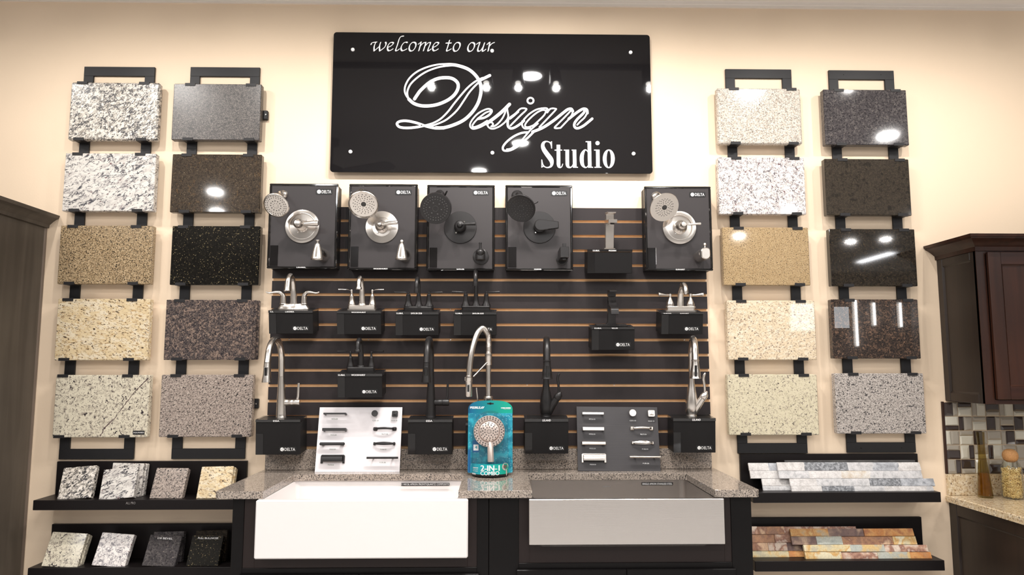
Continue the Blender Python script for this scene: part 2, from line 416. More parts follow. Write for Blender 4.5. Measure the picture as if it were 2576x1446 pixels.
struct('baseboard_back', MB().prism(bb, RX0, RX1, W0, plane='yz'), M['crown'])

# far wall opening and tube lights, seen mirrored in the polished slabs
M['daylight'] = emit('daylight', (.93, .97, 1, 1), 7)
M['tube'] = emit('tube_glow', (.95, .98, 1, 1), 30)
def mirrored(px, py, Ym):
    d = _ray(px, py); p = CAM + d * ((Ym - CAM.y) / d.y); d = Vector((d.x, -d.y, d.z)); return p + d * ((RY0 - p.y) / d.y)
WIN = []
for ym, a, b in ((-.062, (1988, 832), (2046, 764)), (-.062, (2098, 825), (2133, 772))):
    p, q = mirrored(*a, ym), mirrored(*b, ym); WIN.append((p.x, q.x, p.z, q.z))
for px, ya, yb in ((2152, 870, 752), (2197, 818, 762), (2263, 822, 762)):
    p, q = mirrored(px, ya, -.062), mirrored(px, yb, -.062); xm = (p.x + q.x) / 2
    t = thing('tube_light', 'upright white tube light on the far showroom wall', 'light', (xm, RY0, p.z), 'tube lights on the far wall')
    MB().tube([(xm, RY0 + .05, p.z), (xm, RY0 + .05, q.z)], .024, seg=12).build('tube', M['tube'], t)
    MB().box((xm - .07, RY0 + .001, p.z - .03), (xm + .07, RY0 + .012, q.z + .03)).build('back_plate', M['crown'], t)
for k, (x0, x1, z0, z1) in enumerate(WIN):
    struct('window_%d' % (k + 1), MB().box((x0, RY0 + .001, z0), (x1, RY0 + .02, z1)), M['daylight'])
    for q, (a, b) in enumerate((((x0 - .06, z0 - .06), (x1 + .06, z0)), ((x0 - .06, z1), (x1 + .06, z1 + .06)), ((x0 - .06, z0), (x0, z1)), ((x1, z0), (x1 + .06, z1)))):
        struct('window_%d_frame' % (k + 1), MB().box((a[0], RY0 + .001, a[1]), (b[0], RY0 + .04, b[1])), M['crown'])
# ceiling fittings, among them the added fill cans and fill strips
for i, (x, y) in enumerate(CANS):
    t = thing('ceiling_light', 'round recessed white ceiling downlight in the showroom ceiling', 'light', (x, y, CEIL), 'recessed downlights')
    f = Fr((x, y, CEIL), (1, 0, 0), (0, 1, 0), (0, 0, -1))
    MB().lathe([(.072, 0), (.095, 0), (.095, .004), (.075, .008), (.072, .004)], f).build('trim_ring', M['crown'], t)
    MB().lathe([(.0, .002), (.070, .002)], f).build('lens', M['lampwhite'], t)
for x, y in FILL_PANELS:
    t = thing('fill_strip', 'long narrow white strip light under the showroom ceiling', 'light', (x, y, CEIL), 'strip lights')
    MB().box((x - .1, y - .62, CEIL - .055), (x + .1, y + .62, CEIL), c=.006).build('housing', M['crown'], t)
    MB().box((x - .08, y - .6, CEIL - .062), (x + .08, y + .6, CEIL - .055)).build('diffuser', M['fillglow'], t)
FX, FY = -1.5, -2.75
t = thing('ceiling_fan', 'black ceiling fan seen mirrored at the lower left of the welcome sign', 'fan', (FX, FY, CEIL))
f = Fr((FX, FY, CEIL), (1, 0, 0), (0, 1, 0), (0, 0, -1))
MB().lathe([(.07, 0), (.065, .05), (.02, .07)], f, seg=24).build('canopy', M['satin'], t)
MB().tube([tuple(f(0, 0, .06)), tuple(f(0, 0, .24))], .012, seg=12).build('downrod', M['satin'], t)
MB().lathe([(.03, .23), (.10, .26), (.115, .31), (.10, .36), (.04, .38), (0, .38)], f, seg=28).build('motor_housing', M['satin'], t)
for k in range(5):
    a = 2 * PI * k / 5 + .45; ff = Fr(f(0, 0, .31), (math.cos(a), math.sin(a), 0), (-math.sin(a), math.cos(a), .2), (0, 0, -1))
    MB().prism([(.10, -.03), (.20, -.055), (.62, -.07), (.66, -.04), (.66, .04), (.62, .07), (.20, .055), (.10, .03)], -.004, .004, ff, plane='xy').build('blade', M['gloss'], t)
t = thing('track_light', 'black ceiling track carrying a row of spotlights aimed at the display wall', 'track light', (0, HEAD_Y - .05, CEIL))
MB().box((-2.95, HEAD_Y - .07, CEIL - .03), (3.2, HEAD_Y - .03, CEIL), c=.003).build('rail', M['satin'], t)
for x, ax, k in HEADS:
    p = Vector((x, HEAD_Y, HEAD_Z)); d = (Vector((ax, 0, 1.75)) - p).normalized()
    ex = d.cross(Vector((0, 0, 1))).normalized(); ey = ex.cross(d)
    f = Fr(p, ex, ey, d)
    h = MB().lathe([(.0, -.1), (.03, -.095), (.036, -.06), (.040, .02), (.046, .075), (.046, .085), (.041, .085), (.034, .06)], f, seg=24)
    h.tube([(x, HEAD_Y - .05, CEIL - .03), (x, HEAD_Y - .05, HEAD_Z + .05), (x, HEAD_Y - .02, HEAD_Z + .02)], .010, seg=10)
    ho = h.build('spot_head', M['satin'], t)
    MB().lathe([(0, .062), (.019, .062)], f, seg=20).build('bulb', M['lampwhite'], ho)

# ------------------------------------------------------------------ granite kinds
c = rgb
G = {
 # layers: n patches, r broken veins, c crystal cells
 'L11': granite('white_black_granite', c(212, 203, 192), [('n', c(150, 142, 130), 46, .56, .05, 5, .4), ('r', c(112, 105, 96), 42, .045, .47, 4, .5), ('r', c(38, 36, 39), 34, .058, .48, 5, .6), ('n', c(34, 32, 36), 90, .60, .02, 5, .5), ('n', c(222, 214, 204), 80, .60, .03, 3, .3)], rough=.3, seed=1, rot=.7, stretch=(.75, 1, 1.25)),
 'L12': granite('white_veined_granite', c(208, 202, 194), [('n', c(186, 179, 172), 34, .54, .06, 5, .6), ('r', c(124, 117, 116), 34, .030, .51, 6, .8), ('r', c(40, 36, 44), 21, .032, .49, 6, 1.0), ('n', c(36, 32, 40), 80, .625, .015, 5, .8), ('c', c(96, 62, 62), 190, .992, .003, 0, 0)], rough=.25, seed=2, rot=.5, stretch=(.65, 1, 1.3)),
 'L13': granite('tan_speckled_granite', c(150, 128, 98), [('c', c(178, 156, 124), 260, .55, .02, 0, 0), ('n', c(108, 90, 66), 180, .55, .03, 3, .3), ('n', c(34, 31, 28), 190, .585, .02, 3, .4)], rough=.15, seed=3, stretch=(.8, 1, 1)),
 'L14': granite('golden_cream_granite', c(208, 187, 150), [('n', c(216, 202, 176), 40, .52, .06, 5, .5), ('n', c(180, 150, 108), 80, .60, .03, 5, .6), ('r', c(134, 106, 76), 60, .03, .53, 4, .5), ('n', c(74, 58, 46), 120, .615, .02, 4, .5)], rough=.15, seed=4, rot=-.2, stretch=(.6, 1, 1.25)),
 'L15': granite('white_clumped_granite', c(208, 199, 178), [('n', c(182, 172, 154), 60, .55, .04, 4, .4), ('r', c(120, 110, 102), 40, .035, .53, 5, .6), ('n', c(46, 38, 44), 62, .615, .016, 6, .9), ('n', c(60, 48, 52), 170, .64, .015, 3, .4)], rough=.15, seed=5),
 'L21': granite('dark_grey_granite', c(70, 65, 63), [('c', c(98, 91, 86), 330, .62, .02, 0, 0), ('c', c(42, 39, 39), 300, .7, .02, 0, 0), ('n', c(128, 120, 112), 300, .62, .03, 2, 0), ('n', c(50, 46, 45), 60, .62, .04, 3, 0)], rough=.34, seed=6),
 'L22': granite('dark_brown_granite', c(60, 52, 44), [('c', c(68, 58, 48), 130, .55, .03, 0, 0), ('c', c(50, 43, 37), 150, .66, .03, 0, 0), ('n', c(92, 72, 50), 50, .63, .05, 6, .6), ('c', c(110, 98, 80), 420, .97, .005, 0, 0), ('n', c(36, 32, 29), 160, .64, .02, 4, .4)], rough=.05, seed=7),
 'L23': granite('black_flecked_granite', c(25, 23, 20), [('c', c(19, 18, 16), 120, .5, .02, 0, 0), ('n', c(42, 39, 33), 110, .62, .04, 3, .3), ('c', c(120, 108, 80), 330, .972, .006, 0, 0)], rough=.04, seed=8),
 'L24': granite('brown_pink_granite', c(74, 67, 66), [('c', c(128, 110, 99), 85, .60, .04, 0, 0), ('n', c(98, 86, 80), 120, .54, .05, 4, .4), ('r', c(44, 41, 44), 70, .05, .42, 4, .5), ('n', c(38, 35, 38), 130, .605, .02, 4, .4), ('n', c(152, 132, 118), 170, .64, .02, 3, .3)], rough=.06, seed=9),
 'L25': granite('pink_grey_granite', c(150, 136, 127), [('n', c(176, 162, 151), 150, .53, .03, 4, .3), ('n', c(104, 95, 90), 160, .55, .02, 4, .4), ('n', c(34, 33, 35), 135, .585, .014, 6, .6), ('n', c(190, 176, 164), 240, .64, .02, 3, .3)], rough=.12, seed=10, rot=.6, stretch=(.75, 1, 1.2)),
 'R11': granite('white_fine_granite', c(202, 194, 183), [('n', c(184, 173, 160), 100, .54, .04, 4, .3), ('r', c(128, 119, 110), 110, .06, .49, 3, .4), ('n', c(78, 71, 67), 220, .63, .02, 3, .3)], rough=.14, seed=11, stretch=(.8, 1, 1)),
 'R12': granite('white_grey_patch_granite', c(220, 212, 206), [('n', c(196, 188, 184), 40, .54, .05, 5, .8), ('r', c(140, 132, 134), 44, .045, .47, 6, .9), ('r', c(72, 66, 74), 24, .022, .49, 6, 1.0), ('n', c(56, 50, 58), 150, .655, .015, 4, .6), ('c', c(92, 52, 58), 180, .990, .004, 0, 0)], rough=.05, seed=12),
 'R13': granite('tan_fine_granite', c(160, 136, 102), [('c', c(174, 151, 116), 380, .6, .03, 0, 0), ('n', c(140, 116, 84), 220, .57, .03, 3, .3), ('n', c(44, 41, 42), 210, .598, .016, 4, .4)], rough=.05, seed=13),
 'R14': granite('cream_granite', c(210, 192, 164), [('n', c(220, 206, 184), 60, .54, .05, 3, .3), ('n', c(168, 148, 128), 150, .58, .03, 4, .4), ('n', c(98, 82, 76), 140, .615, .018, 5, .5)], rough=.03, seed=14, rot=.3, stretch=(.8, 1, 1.1)),
 'R15': granite('pale_cream_granite', c(204, 194, 168), [('n', c(192, 182, 156), 90, .55, .05, 3, .3), ('r', c(148, 136, 122), 60, .035, .54, 4, .4), ('n', c(92, 82, 82), 120, .625, .018, 5, .5), ('n', c(56, 46, 52), 90, .655, .014, 5, .5)], rough=.14, seed=15),
 'R21': granite('charcoal_granite', c(66, 62, 63), [('n', c(86, 81, 80), 60, .54, .05, 5, .6), ('n', c(46, 43, 45), 110, .55, .04, 4, .4), ('n', c(126, 117, 110), 130, .645, .02, 5, .5)], rough=.06, seed=16),
 'R22': granite('black_brown_granite', c(48, 42, 36), [('c', c(58, 51, 43), 220, .55, .02, 0, 0), ('n', c(36, 32, 28), 45, .58, .05, 4, .5), ('n', c(92, 80, 60), 250, .67, .02, 3, .6)], rough=.06, seed=17),
 'R23': granite('black_gold_granite', c(36, 31, 26), [('c', c(46, 40, 33), 180, .55, .02, 0, 0), ('n', c(25, 22, 19), 70, .57, .04, 4, .5), ('n', c(116, 94, 60), 210, .675, .015, 3, .7)], rough=.04, seed=18),
 'R24': granite('brown_black_granite', c(54, 45, 40), [('c', c(100, 78, 64), 95, .68, .03, 0, 0), ('n', c(78, 63, 53), 120, .56, .04, 4, .4), ('r', c(32, 28, 28), 80, .045, .42, 4, .4), ('n', c(30, 27, 27), 120, .60, .02, 4, .4), ('n', c(132, 104, 84), 150, .66, .02, 3, .3)], rough=.008, seed=19),
 'R25': granite('grey_white_granite', c(172, 163, 156), [('n', c(130, 123, 118), 190, .51, .03, 4, .4), ('n', c(196, 188, 181), 210, .56, .03, 4, .3), ('n', c(46, 45, 48), 170, .585, .016, 5, .5)], rough=.14, seed=20, stretch=(.75, 1, 1)),
 'counter': granite('counter_granite', c(154, 141, 130), [('n', c(180, 167, 154), 160, .53, .03, 4, .3), ('n', c(106, 98, 92), 180, .55, .02, 4, .4), ('n', c(36, 36, 38), 160, .590, .014, 5, .4)], rough=.05, seed=21, rot=.3),
 'kitchen': granite('cream_kitchen_granite', c(200, 178, 144), [('n', c(216, 200, 172), 60, .53, .05, 4, .3), ('n', c(146, 116, 84), 110, .59, .03, 4, .5), ('n', c(72, 56, 46), 100, .64, .018, 5, .6)], rough=.1, seed=22),
}
G['S12'] = G['R12'].copy(); G['S12'].node_tree.nodes['Principled BSDF'].inputs['Roughness'].default_value = .3
G['vein'] = plain('dark_vein', c(58, 40, 44), .15, var=c(120, 104, 100))

# ------------------------------------------------------------------ slab racks
SLAB_T, SLAB_Y = .038, -.062         # thickness, front plane
COLS = {
 'L1': dict(rows=[(174, 398, 207, 352), (160, 389, 385.5, 531), (148, 381, 567.5, 714.5), (141, 374, 751.5, 906), (136, 373, 943, 1100)], top=(211, 387, 168), bot=(148, 338, 1155), side=1),
 'L2': dict(rows=[(434, 655.5, 211, 352), (430.4, 656, 388, 534), (430, 652.5, 568.5, 716.5), (415, 643, 754, 905), (402.6, 634, 942.5, 1099)], top=(477, 651, 169), bot=(433, 618.5, 1154), side=1),
 'R1': dict(rows=[(1805, 2016, 222, 362), (1808, 2025.5, 396, 539), (1819, 2036, 572, 717.5), (1830, 2052, 755.7, 905), (1832, 2058, 941.7, 1094)], top=(1819, 1985, 174), bot=(1862.5, 2038, 1140), side=-1),
 'R2': dict(rows=[(2073.6, 2283.5, 225.5, 364.5), (2077, 2290, 399.8, 541.6), (2089, 2305, 576, 719.5), (2093.6, 2313, 753, 901.7), (2103, 2327, 939, 1090.5)], top=(2086, 2250, 177), bot=(2130, 2303, 1138), side=-1),
}
SLAB_LABEL = {
 'L11': 'white granite slab with dense black and grey clumps, topmost of the far left rack',
 'L12': 'white granite slab with fine black veins, under the clumped slab at the top of the far left rack',
 'L13': 'tan slab peppered with black, in the middle of the far left rack',
 'L14': 'golden cream slab with brown flecks, below the tan peppered slab',
 'L15': 'white clumped slab with a dark diagonal vein and SQUARED sticker',
 'L21': 'dull dark grey slab, topmost beside the sign on its left',
 'L22': 'dark brown polished slab with rusty spots, left of the first shower board',
 'L23': 'black slab with tiny gold flecks, left of the LAHARA shower board',
 'L24': 'brown black slab with pinkish crystals and a stepped edge',
 'L25': 'pinkish grey speckled slab left of the nickel ESSA kitchen faucet',
 'R11': 'off-white slab with very fine grey speckle, topmost on the rack right of the sign',
 'R12': 'white slab with grey patches and wine red dots, right of the ELMHURST shower board',
 'R13': 'plain tan slab with fine dark specks, third down on the rack right of the sign',
 'R14': 'warm cream slab with brown specks and a pale light reflection',
 'R15': 'pale greenish cream slab with sparse dark specks, above the white ledger stone shelf',
 'R21': 'charcoal grey mottled slab, topmost of the far right rack',
 'R22': 'dark olive brown slab, second down on the far right rack',
 'R23': 'black slab with gold flecks, third down on the far right rack',
 'R24': 'glossy brown and black slab mirroring bright light tubes on the far right rack',
 'R25': 'grey and white speckled slab, lowest of the far right rack',
}
RACK_LABEL = {'L1': 'black metal slab rack farthest left, next to the tall grey cabinet', 'L2': 'black metal slab rack between the far left rack and the shower boards',
              'R1': 'black metal slab rack just right of the black welcome sign', 'R2': 'black metal slab rack farthest right, next to the cherry wall cabinet'}
for ck, C_ in COLS.items():
    tl, tr, tp = C_['top']; bl, br, bp = C_['bot']; YB = -.012
    A, B_ = at(tl, tp, YB), at(tr, tp, YB); Dn, E_ = at(bl, bp, YB), at(br, bp, YB)
    xl, xr = (A.x + Dn.x) / 2, (B_.x + E_.x) / 2; zt, zb = (A.z + B_.z) / 2, (Dn.z + E_.z) / 2
    t = thing('slab_rack', RACK_LABEL[ck], 'rack', ((xl + xr) / 2, 0, zb), 'slab racks')
    bw = .050
    MB().box((xl, YB, zt - bw), (xr, 0, zt), c=.001).build('top_bar', M['bracket'], t)
    MB().box((xl, YB, zb), (xr, 0, zb + bw), c=.001).build('bottom_bar', M['bracket'], t)
    for x in (xl, xr - bw): MB().box((x, YB + .0006, zb + bw * .99), (x + bw, 0, zt - bw * .99), c=.001).build('upright', M['bracket'], t)
    for k, (a, b, y0, y1) in enumerate(C_['rows']):
        key = ck + str(k + 1); ym = (y0 + y1) / 2
        x0, x1 = at(a, ym, SLAB_Y).x, at(b, ym, SLAB_Y).x; z1, z0 = at((a + b) / 2, y0, SLAB_Y).z, at((a + b) / 2, y1, SLAB_Y).z
        cx, cz = (x0 + x1) / 2, (z0 + z1) / 2
        mb = MB()
        fr = W0
        if key == 'R24': fr = Fr((0, 0, 0), (1, 0, 0), (0, 1, 0), (0, 0, 1))
        if key == 'L24':
            xm = x1 - .014
            mb.box((x0, SLAB_Y, z0), (xm, SLAB_Y + SLAB_T, z1), c=.002); mb.box((xm - .004, SLAB_Y + .004, z0 + .0005), (x1, SLAB_Y + SLAB_T, z1 - .0005), c=.004); mb.box((x1 - .004, SLAB_Y + .016, z0 + .001), (x1 + .010, SLAB_Y + SLAB_T, z1 - .001), c=.004)
        else:
            mb.box((x0, SLAB_Y, z0), (x1, SLAB_Y + SLAB_T, z1), c={'L11': .007, 'R11': .006}.get(key, .003))
        for v in mb.v: pass
        root = bpy.data.objects.new('granite_slab', None)
        # the slab is one mesh whose origin sits at its base
        o = mb.build('granite_slab', G[key]); o.location = (cx, SLAB_Y + SLAB_T, z0)
        o.data.transform(Matrix.Translation(-Vector(o.location)))
        bpy.data.objects.remove(root)
        tag(o, SLAB_LABEL[key], 'granite slab', 'granite slabs on the wall racks')
        if key == 'L15':
            pts = spl([(252, 1096), (262, 1080), (272, 1068), (290, 1050), (303, 1032), (318, 1012), (335, 990), (352, 972), (372, 952)], 5)
            r2 = random.Random(3)
            vb = MB(); wd = [abs(r2.gauss(.0035, .0022)) + .001 for _ in pts]
            ribbon(vb, [(at(px, py, SLAB_Y).x + r2.gauss(0, .0012), at(px, py, SLAB_Y).z + r2.gauss(0, .0012)) for px, py in pts], wd, lambda x, z: (x, SLAB_Y - .0003, z))
            vb.build('dark_vein', G['vein'], o)
            s0, s1 = at(334, 1093, SLAB_Y), at(364, 1083, SLAB_Y)
            lb = MB().box((s0.x, SLAB_Y - .0008, s0.z), (s1.x, SLAB_Y - .0001, s1.z)).build('sticker', M['tape'], o)
            put_text(MB(), 'SQUARED', W0, s0.x + .003, s0.z + .006, s1.x - .003, s1.z - .006, SLAB_Y - .0011).build('lettering', M['white'], lb)
        # the four clips that hold this slab
        for x in (xl, xr - bw):
            for zz, up in ((z0, 1), (z1, -1)):
                cw = .052; ct = .0022; yf = SLAB_Y - .003
                pr = [(YB, zz - ct * up * 1.3), (yf, zz - ct * up * 1.3), (yf, zz + .0115 * up), (yf + ct, zz + .0115 * up), (yf + ct, zz - .0002 * up), (YB, zz - .0002 * up)]
                MB().prism(pr, x - .001, x - .001 + cw, W0, plane='yz').build('clip', M['bracket'], t)
    if ck == 'L2':
        for px, py in ((667.5, 289), (643.5, 1015)):
            p = at(px, py, -.02); q = thing('wall_hook', 'small black hook plate beside the ' + ('dull dark grey' if py < 500 else 'pinkish grey speckled') + ' slab', 'hook', (p.x, 0, p.z), 'hook plates')
            MB().box((p.x - .022, -.022, p.z - .024), (p.x + .012, 0, p.z + .024), c=.003).build('plate', M['bracket'], q)
            MB().lathe([(.0, .0255), (.004, .025), (.004, .021)], Fr((p.x + .002, 0, p.z)), 'y', 12).build('screw', M['chrome'], q)
    if ck == 'R2':
        for px, py in ((2122, 188), (2216, 188), (2166, 1127), (2268, 1126)):
            p = at(px, py, YB); MB().lathe([(0, .0135), (.003, .013), (.003, .011)], Fr((p.x, 0, p.z)), 'y', 10).build('screw', M['cab'], t)

# ------------------------------------------------------------------ the welcome sign
SY = -.036
tl_, tr_, bl_, br_ = at(838, 80.5, SY), at(1633, 87.5, SY), at(831.5, 432.5, SY), at(1643.5, 436, SY)
sx0, sx1 = (tl_.x + bl_.x) / 2, (tr_.x + br_.x) / 2; sz1, sz0 = (tl_.z + tr_.z) / 2, (bl_.z + br_.z) / 2
sign = thing('wall_sign', 'large glossy black welcome sign with white lettering', 'sign', ((sx0 + sx1) / 2, SY, sz0))
MB().prism(rrect(sx0, sz0, sx1, sz1, .016), -(SY + .010), -(SY), Fr((0, 0, 0)), c=.0012).build('board', M['sign'], sign)
for px, py in ((887.8, 125.5), (1238, 128.5), (1586, 132.4), (882, 382), (1238.7, 384.8), (1593.5, 387)):
    p = at(px, py, SY)
    MB().lathe([(.0, .0455), (.006, .045), (.0095, .042), (.0095, -SY + .0001), (.006, -SY), (.006, 0)], Fr((p.x, 0, p.z)), 'y', 20).build('standoff', M['white'], sign)
lift = [0.0]
g = lambda s, ox, oy: (lambda x, y, e=0.0: (lambda p: (p.x, SY - .0006 - e - lift[0], p.z))(at(ox + x / s, oy + y / s, SY)))
# script word
gA, gB = g(5.5625, 980, 140), g(7.576, 1180, 220)
mb, hb = MB(), MB(); HAIRS = []
def st(gg, pts, wd, hair=False, n=8):
    """stroke in crop pixels; wd = width in crop pixels"""
    q = spl(pts, n); ribbon2(mb, q, wd, gg)
    lift[0] += 6e-5
    if hair: HAIRS.append((q, wd * .10, gg))
def ribbon2(m_, q, wd, gg, e=0.0):
    n = len(q); Wd = wd if isinstance(wd, (list, tuple)) else [wd] * n; L, R = [], []
    for i in range(n):
        p, r = Vector(q[max(i - 1, 0)][:2]), Vector(q[min(i + 1, n - 1)][:2]); d = (r - p).normalized(); k = Vector((-d.y, d.x)) * Wd[i] / 2; cc = Vector(q[i][:2])
        L.append(cc + k); R.append(cc - k)
    for i in range(n - 1): m_.poly([gg(*L[i], e), gg(*L[i + 1], e), gg(*R[i + 1], e), gg(*R[i], e)])
    for i in (0, n - 1): m_.poly([gg(q[i][0] + math.cos(2 * PI * k / 12) * Wd[i] / 2, q[i][1] + math.sin(2 * PI * k / 12) * Wd[i] / 2, e + (2e-5 if i else 3.5e-5)) for k in range(12)])
DB, SG = 44, 24
st(gA, [(350, 605), (390, 545), (440, 480), (560, 375), (680, 320), (800, 308), (880, 322), (940, 365), (962, 420), (945, 490), (890, 565), (800, 630), (680, 680), (560, 702), (440, 700), (340, 668), (270, 610)], DB, True)
st(gA, [(290, 630), (235, 560), (212, 490), (225, 410), (280, 315), (380, 228), (520, 163), (680, 124), (850, 116)], SG)
st(gA, [(270, 610), (250, 550), (255, 480), (300, 392), (400, 298), (520, 222), (650, 172), (760, 148), (860, 138)], SG)
st(gA, [(770, 128), (860, 126), (960, 140), (1100, 190), (1200, 272), (1262, 370), (1280, 470), (1268, 570), (1230, 680), (1150, 800), (1040, 900), (900, 968), (760, 1008), (650, 1010)], DB, True)
st(gA, [(760, 1015), (640, 1015), (520, 990), (400, 948), (280, 918), (190, 912), (125, 928), (105, 960), (145, 1000), (250, 1012), (380, 1000), (470, 982)], DB * .8, True)
st(gA, [(480, 978), (540, 965), (620, 938), (720, 880), (820, 780), (900, 675), (1000, 553), (1100, 442), (1200, 362), (1300, 312)], SG)
st(gA, [(560, 988), (650, 962), (780, 905), (880, 828), (960, 745), (1040, 628), (1110, 522), (1180, 440), (1250, 372)], SG)
st(gA, [(1250, 352), (1320, 318), (1402, 278)], DB * .9, True)
b1, b2 = 29, 60
st(gB, [(425, 440), (395, 412), (320, 418), (180, 490), (80, 590), (25, 680), (22, 745), (62, 785), (120, 785), (220, 752), (330, 692)], b1)
st(gB, [(330, 692), (500, 568), (640, 450), (770, 322)], b2, True)
st(gB, [(160, 605), (110, 655), (65, 722), (80, 755), (140, 745), (240, 700), (345, 635)], b1)
st(gB, [(165, 600), (280, 580), (380, 525), (428, 465), (425, 432)], b1 * 1.4, True)
st(gB, [(170, 590), (250, 530), (320, 480), (400, 450)], b1)
st(gB, [(770, 335), (728, 400), (738, 480), (745, 560), (700, 645), (600, 730), (500, 778), (430, 788), (375, 760), (352, 712), (380, 672), (430, 668), (458, 702), (432, 738)], b1)
st(gB, [(700, 395), (690, 470), (640, 580), (560, 680), (480, 738), (420, 745)], b1)
st(gB, [(700, 640), (790, 565), (880, 500), (985, 405), (1085, 405), (1080, 440), (990, 525), (900, 615), (790, 728)], b1)
st(gB, [(740, 620), (735, 690), (748, 750), (800, 782), (880, 758), (990, 685), (1045, 635)], b1 * 1.5)
st(gB, [(780, 600), (850, 545), (940, 465)], b1)
ring = [(1170 + 58 * math.cos(2 * PI * k / 24), 253 + 55 * math.sin(2 * PI * k / 24)) for k in range(25)]
ribbon2(mb, ring, 32, gB); lift[0] += 6e-5
st(gB, [(1040, 615), (1150, 505), (1280, 425), (1400, 398), (1480, 400), (1505, 440)], b1)
st(gB, [(1470, 445), (1400, 432), (1290, 482), (1160, 592), (1078, 690), (1072, 745), (1130, 758), (1230, 720), (1300, 680)], b1)
st(gB, [(1475, 435), (1430, 530), (1320, 640), (1230, 720)], b1)
st(gB, [(1015, 640), (1010, 720), (1050, 778), (1110, 788), (1170, 778)], b1)
st(gB, [(1490, 480), (1552, 408), (1650, 408), (1640, 440), (1480, 610), (1340, 758)], b1)
st(gB, [(1310, 690), (1180, 802), (1090, 905), (1000, 1010), (900, 1090), (800, 1165), (720, 1180)], b1)
st(gB, [(1230, 850), (1130, 950), (1060, 1010), (950, 1105), (830, 1180), (730, 1208), (655, 1195), (648, 1130), (720, 1035), (850, 935), (990, 872), (1110, 855)], b1 * 1.3)
st(gB, [(1210, 848), (1400, 770), (1600, 640), (1800, 480), (1880, 422), (1945, 412), (1975, 455)], b2 * .85, True)
st(gB, [(1740, 775), (1630, 772), (1700, 690), (1800, 590), (1930, 455)], b1)
st(gB, [(1740, 775), (1820, 690), (1900, 605), (1960, 520), (1972, 455)], b1)
st(gB, [(1900, 600), (2060, 475), (2170, 412), (2240, 425), (2255, 490)], b2 * .8, True)
st(gB, [(2255, 480), (2200, 575), (2120, 650), (2060, 715)], b1)
st(gB, [(2200, 440), (2180, 490), (2060, 610), (2008, 690), (2012, 755), (2070, 780), (2170, 738), (2260, 670), (2345, 598)], b1 * 1.6, True)
for q, w_, gg in HAIRS: lift[0] += 2e-5; ribbon2(hb, q, w_, gg, .0002)
sc_ = mb.build('script_lettering', M['white'], sign, recalc=False)
tag(hb.build('hairline', M['hair'], sc_, recalc=False), kind='stuff')
# calligraphic words, written with a broad nib
gC = g(7.576, 920, 80); mb = MB(); lift[0] = 0.0
def nib(pts, k=1.0, n=8):
    q = spl(pts, n); nx, ny = 13 * k, -10 * k
    for i in range(len(q) - 1):
        (x, y), (u, v) = q[i][:2], q[i + 1][:2]
        mb.poly([gC(x - nx, y - ny), gC(x + nx, y + ny), gC(u + nx, v + ny), gC(u - nx, v - ny)])
    ribbon2(mb, q, 13, gC, 5e-5); lift[0] += 1e-4
E1 = [(418, 300), (480, 272), (528, 225), (510, 203), (468, 210), (425, 262), (416, 322), (434, 360), (470, 357), (522, 325)]
O1 = [(890, 203), (845, 250), (828, 320), (852, 366), (900, 358), (945, 300), (957, 235), (930, 203), (890, 203)]
for p in ([(105, 245), (108, 220), (145, 203), (212, 197)], [(190, 205), (162, 280), (160, 368)], [(160, 368), (270, 272)], [(285, 200), (264, 280), (268, 368)], [(268, 368), (360, 295), (388, 230), (375, 198)],
          E1, [(724, 86), (682, 88), (642, 132), (602, 260), (572, 345), (592, 363), (645, 327)], [(795, 210), (770, 198), (722, 217), (680, 282), (677, 338), (702, 363), (742, 350), (785, 327)], O1,
          [(1000, 240), (1040, 210), (1055, 205), (1012, 365)], [(1032, 285), (1090, 222), (1136, 205), (1142, 225), (1100, 365)], [(1122, 285), (1180, 222), (1226, 205), (1230, 232), (1188, 340), (1198, 366), (1245, 330)],
          [(x + 862, y + 2) for x, y in E1], [(1598, 163), (1560, 300), (1542, 350), (1560, 367), (1630, 327)], [(1530, 217), (1632, 217)], [(x + 842, y + 5) for x, y in O1], [(x + 1118, y + 8) for x, y in O1],
          [(2110, 242), (2150, 213), (2172, 215), (2136, 330), (2148, 373), (2190, 358), (2240, 282), (2265, 212)], [(2265, 212), (2226, 345), (2238, 373), (2290, 335)], [(2312, 247), (2350, 210), (2362, 220), (2332, 372)], [(2348, 292), (2400, 232), (2452, 207)]):
    nib(p)
mb.build('script_lettering', M['white'], sign, recalc=False)
gD = g(8.05, 1340, 340); mb = MB(); lift[0] = 0.0
def vs(pts, n=6, sm=True):
    q = spl(pts, n) if sm else pts
    ribbon2(mb, q, [p[2] for p in q], gD); lift[0] += 6e-5
def bar(x0, y0, x1, y1, w_):
    lift[0] += 6e-5; mb.poly([gD(x0, y0 - w_ / 2), gD(x1, y1 - w_ / 2), gD(x1, y1 + w_ / 2), gD(x0, y0 + w_ / 2)])
def stem(x0, y0, x1, y1, w_):
    lift[0] += 6e-5; mb.poly([gD(x0 - w_ / 2, y0), gD(x0 + w_ / 2, y0), gD(x1 + w_ / 2, y1), gD(x1 - w_ / 2, y1)])
vs([(383, 262, 18), (375, 200, 20), (340, 145, 18), (275, 127, 24), (222, 155, 52), (203, 215, 70), (228, 292, 84), (295, 390, 92), (368, 490, 94), (388, 565, 68), (368, 630, 40), (300, 656, 22), (240, 636, 18), (202, 585, 20), (184, 500, 16)])
stem(384, 125, 383, 265, 15); stem(184, 495, 184, 655, 15); vs([(186, 650, 14), (205, 632, 16), (235, 640, 12)]); vs([(384, 128, 12), (368, 148, 14), (345, 140, 12)])
stem(520, 195, 523, 590, 72); bar(445, 303, 597, 303, 20); vs([(523, 585, 72), (532, 630, 60), (560, 655, 26), (592, 632, 18), (608, 585, 14)])
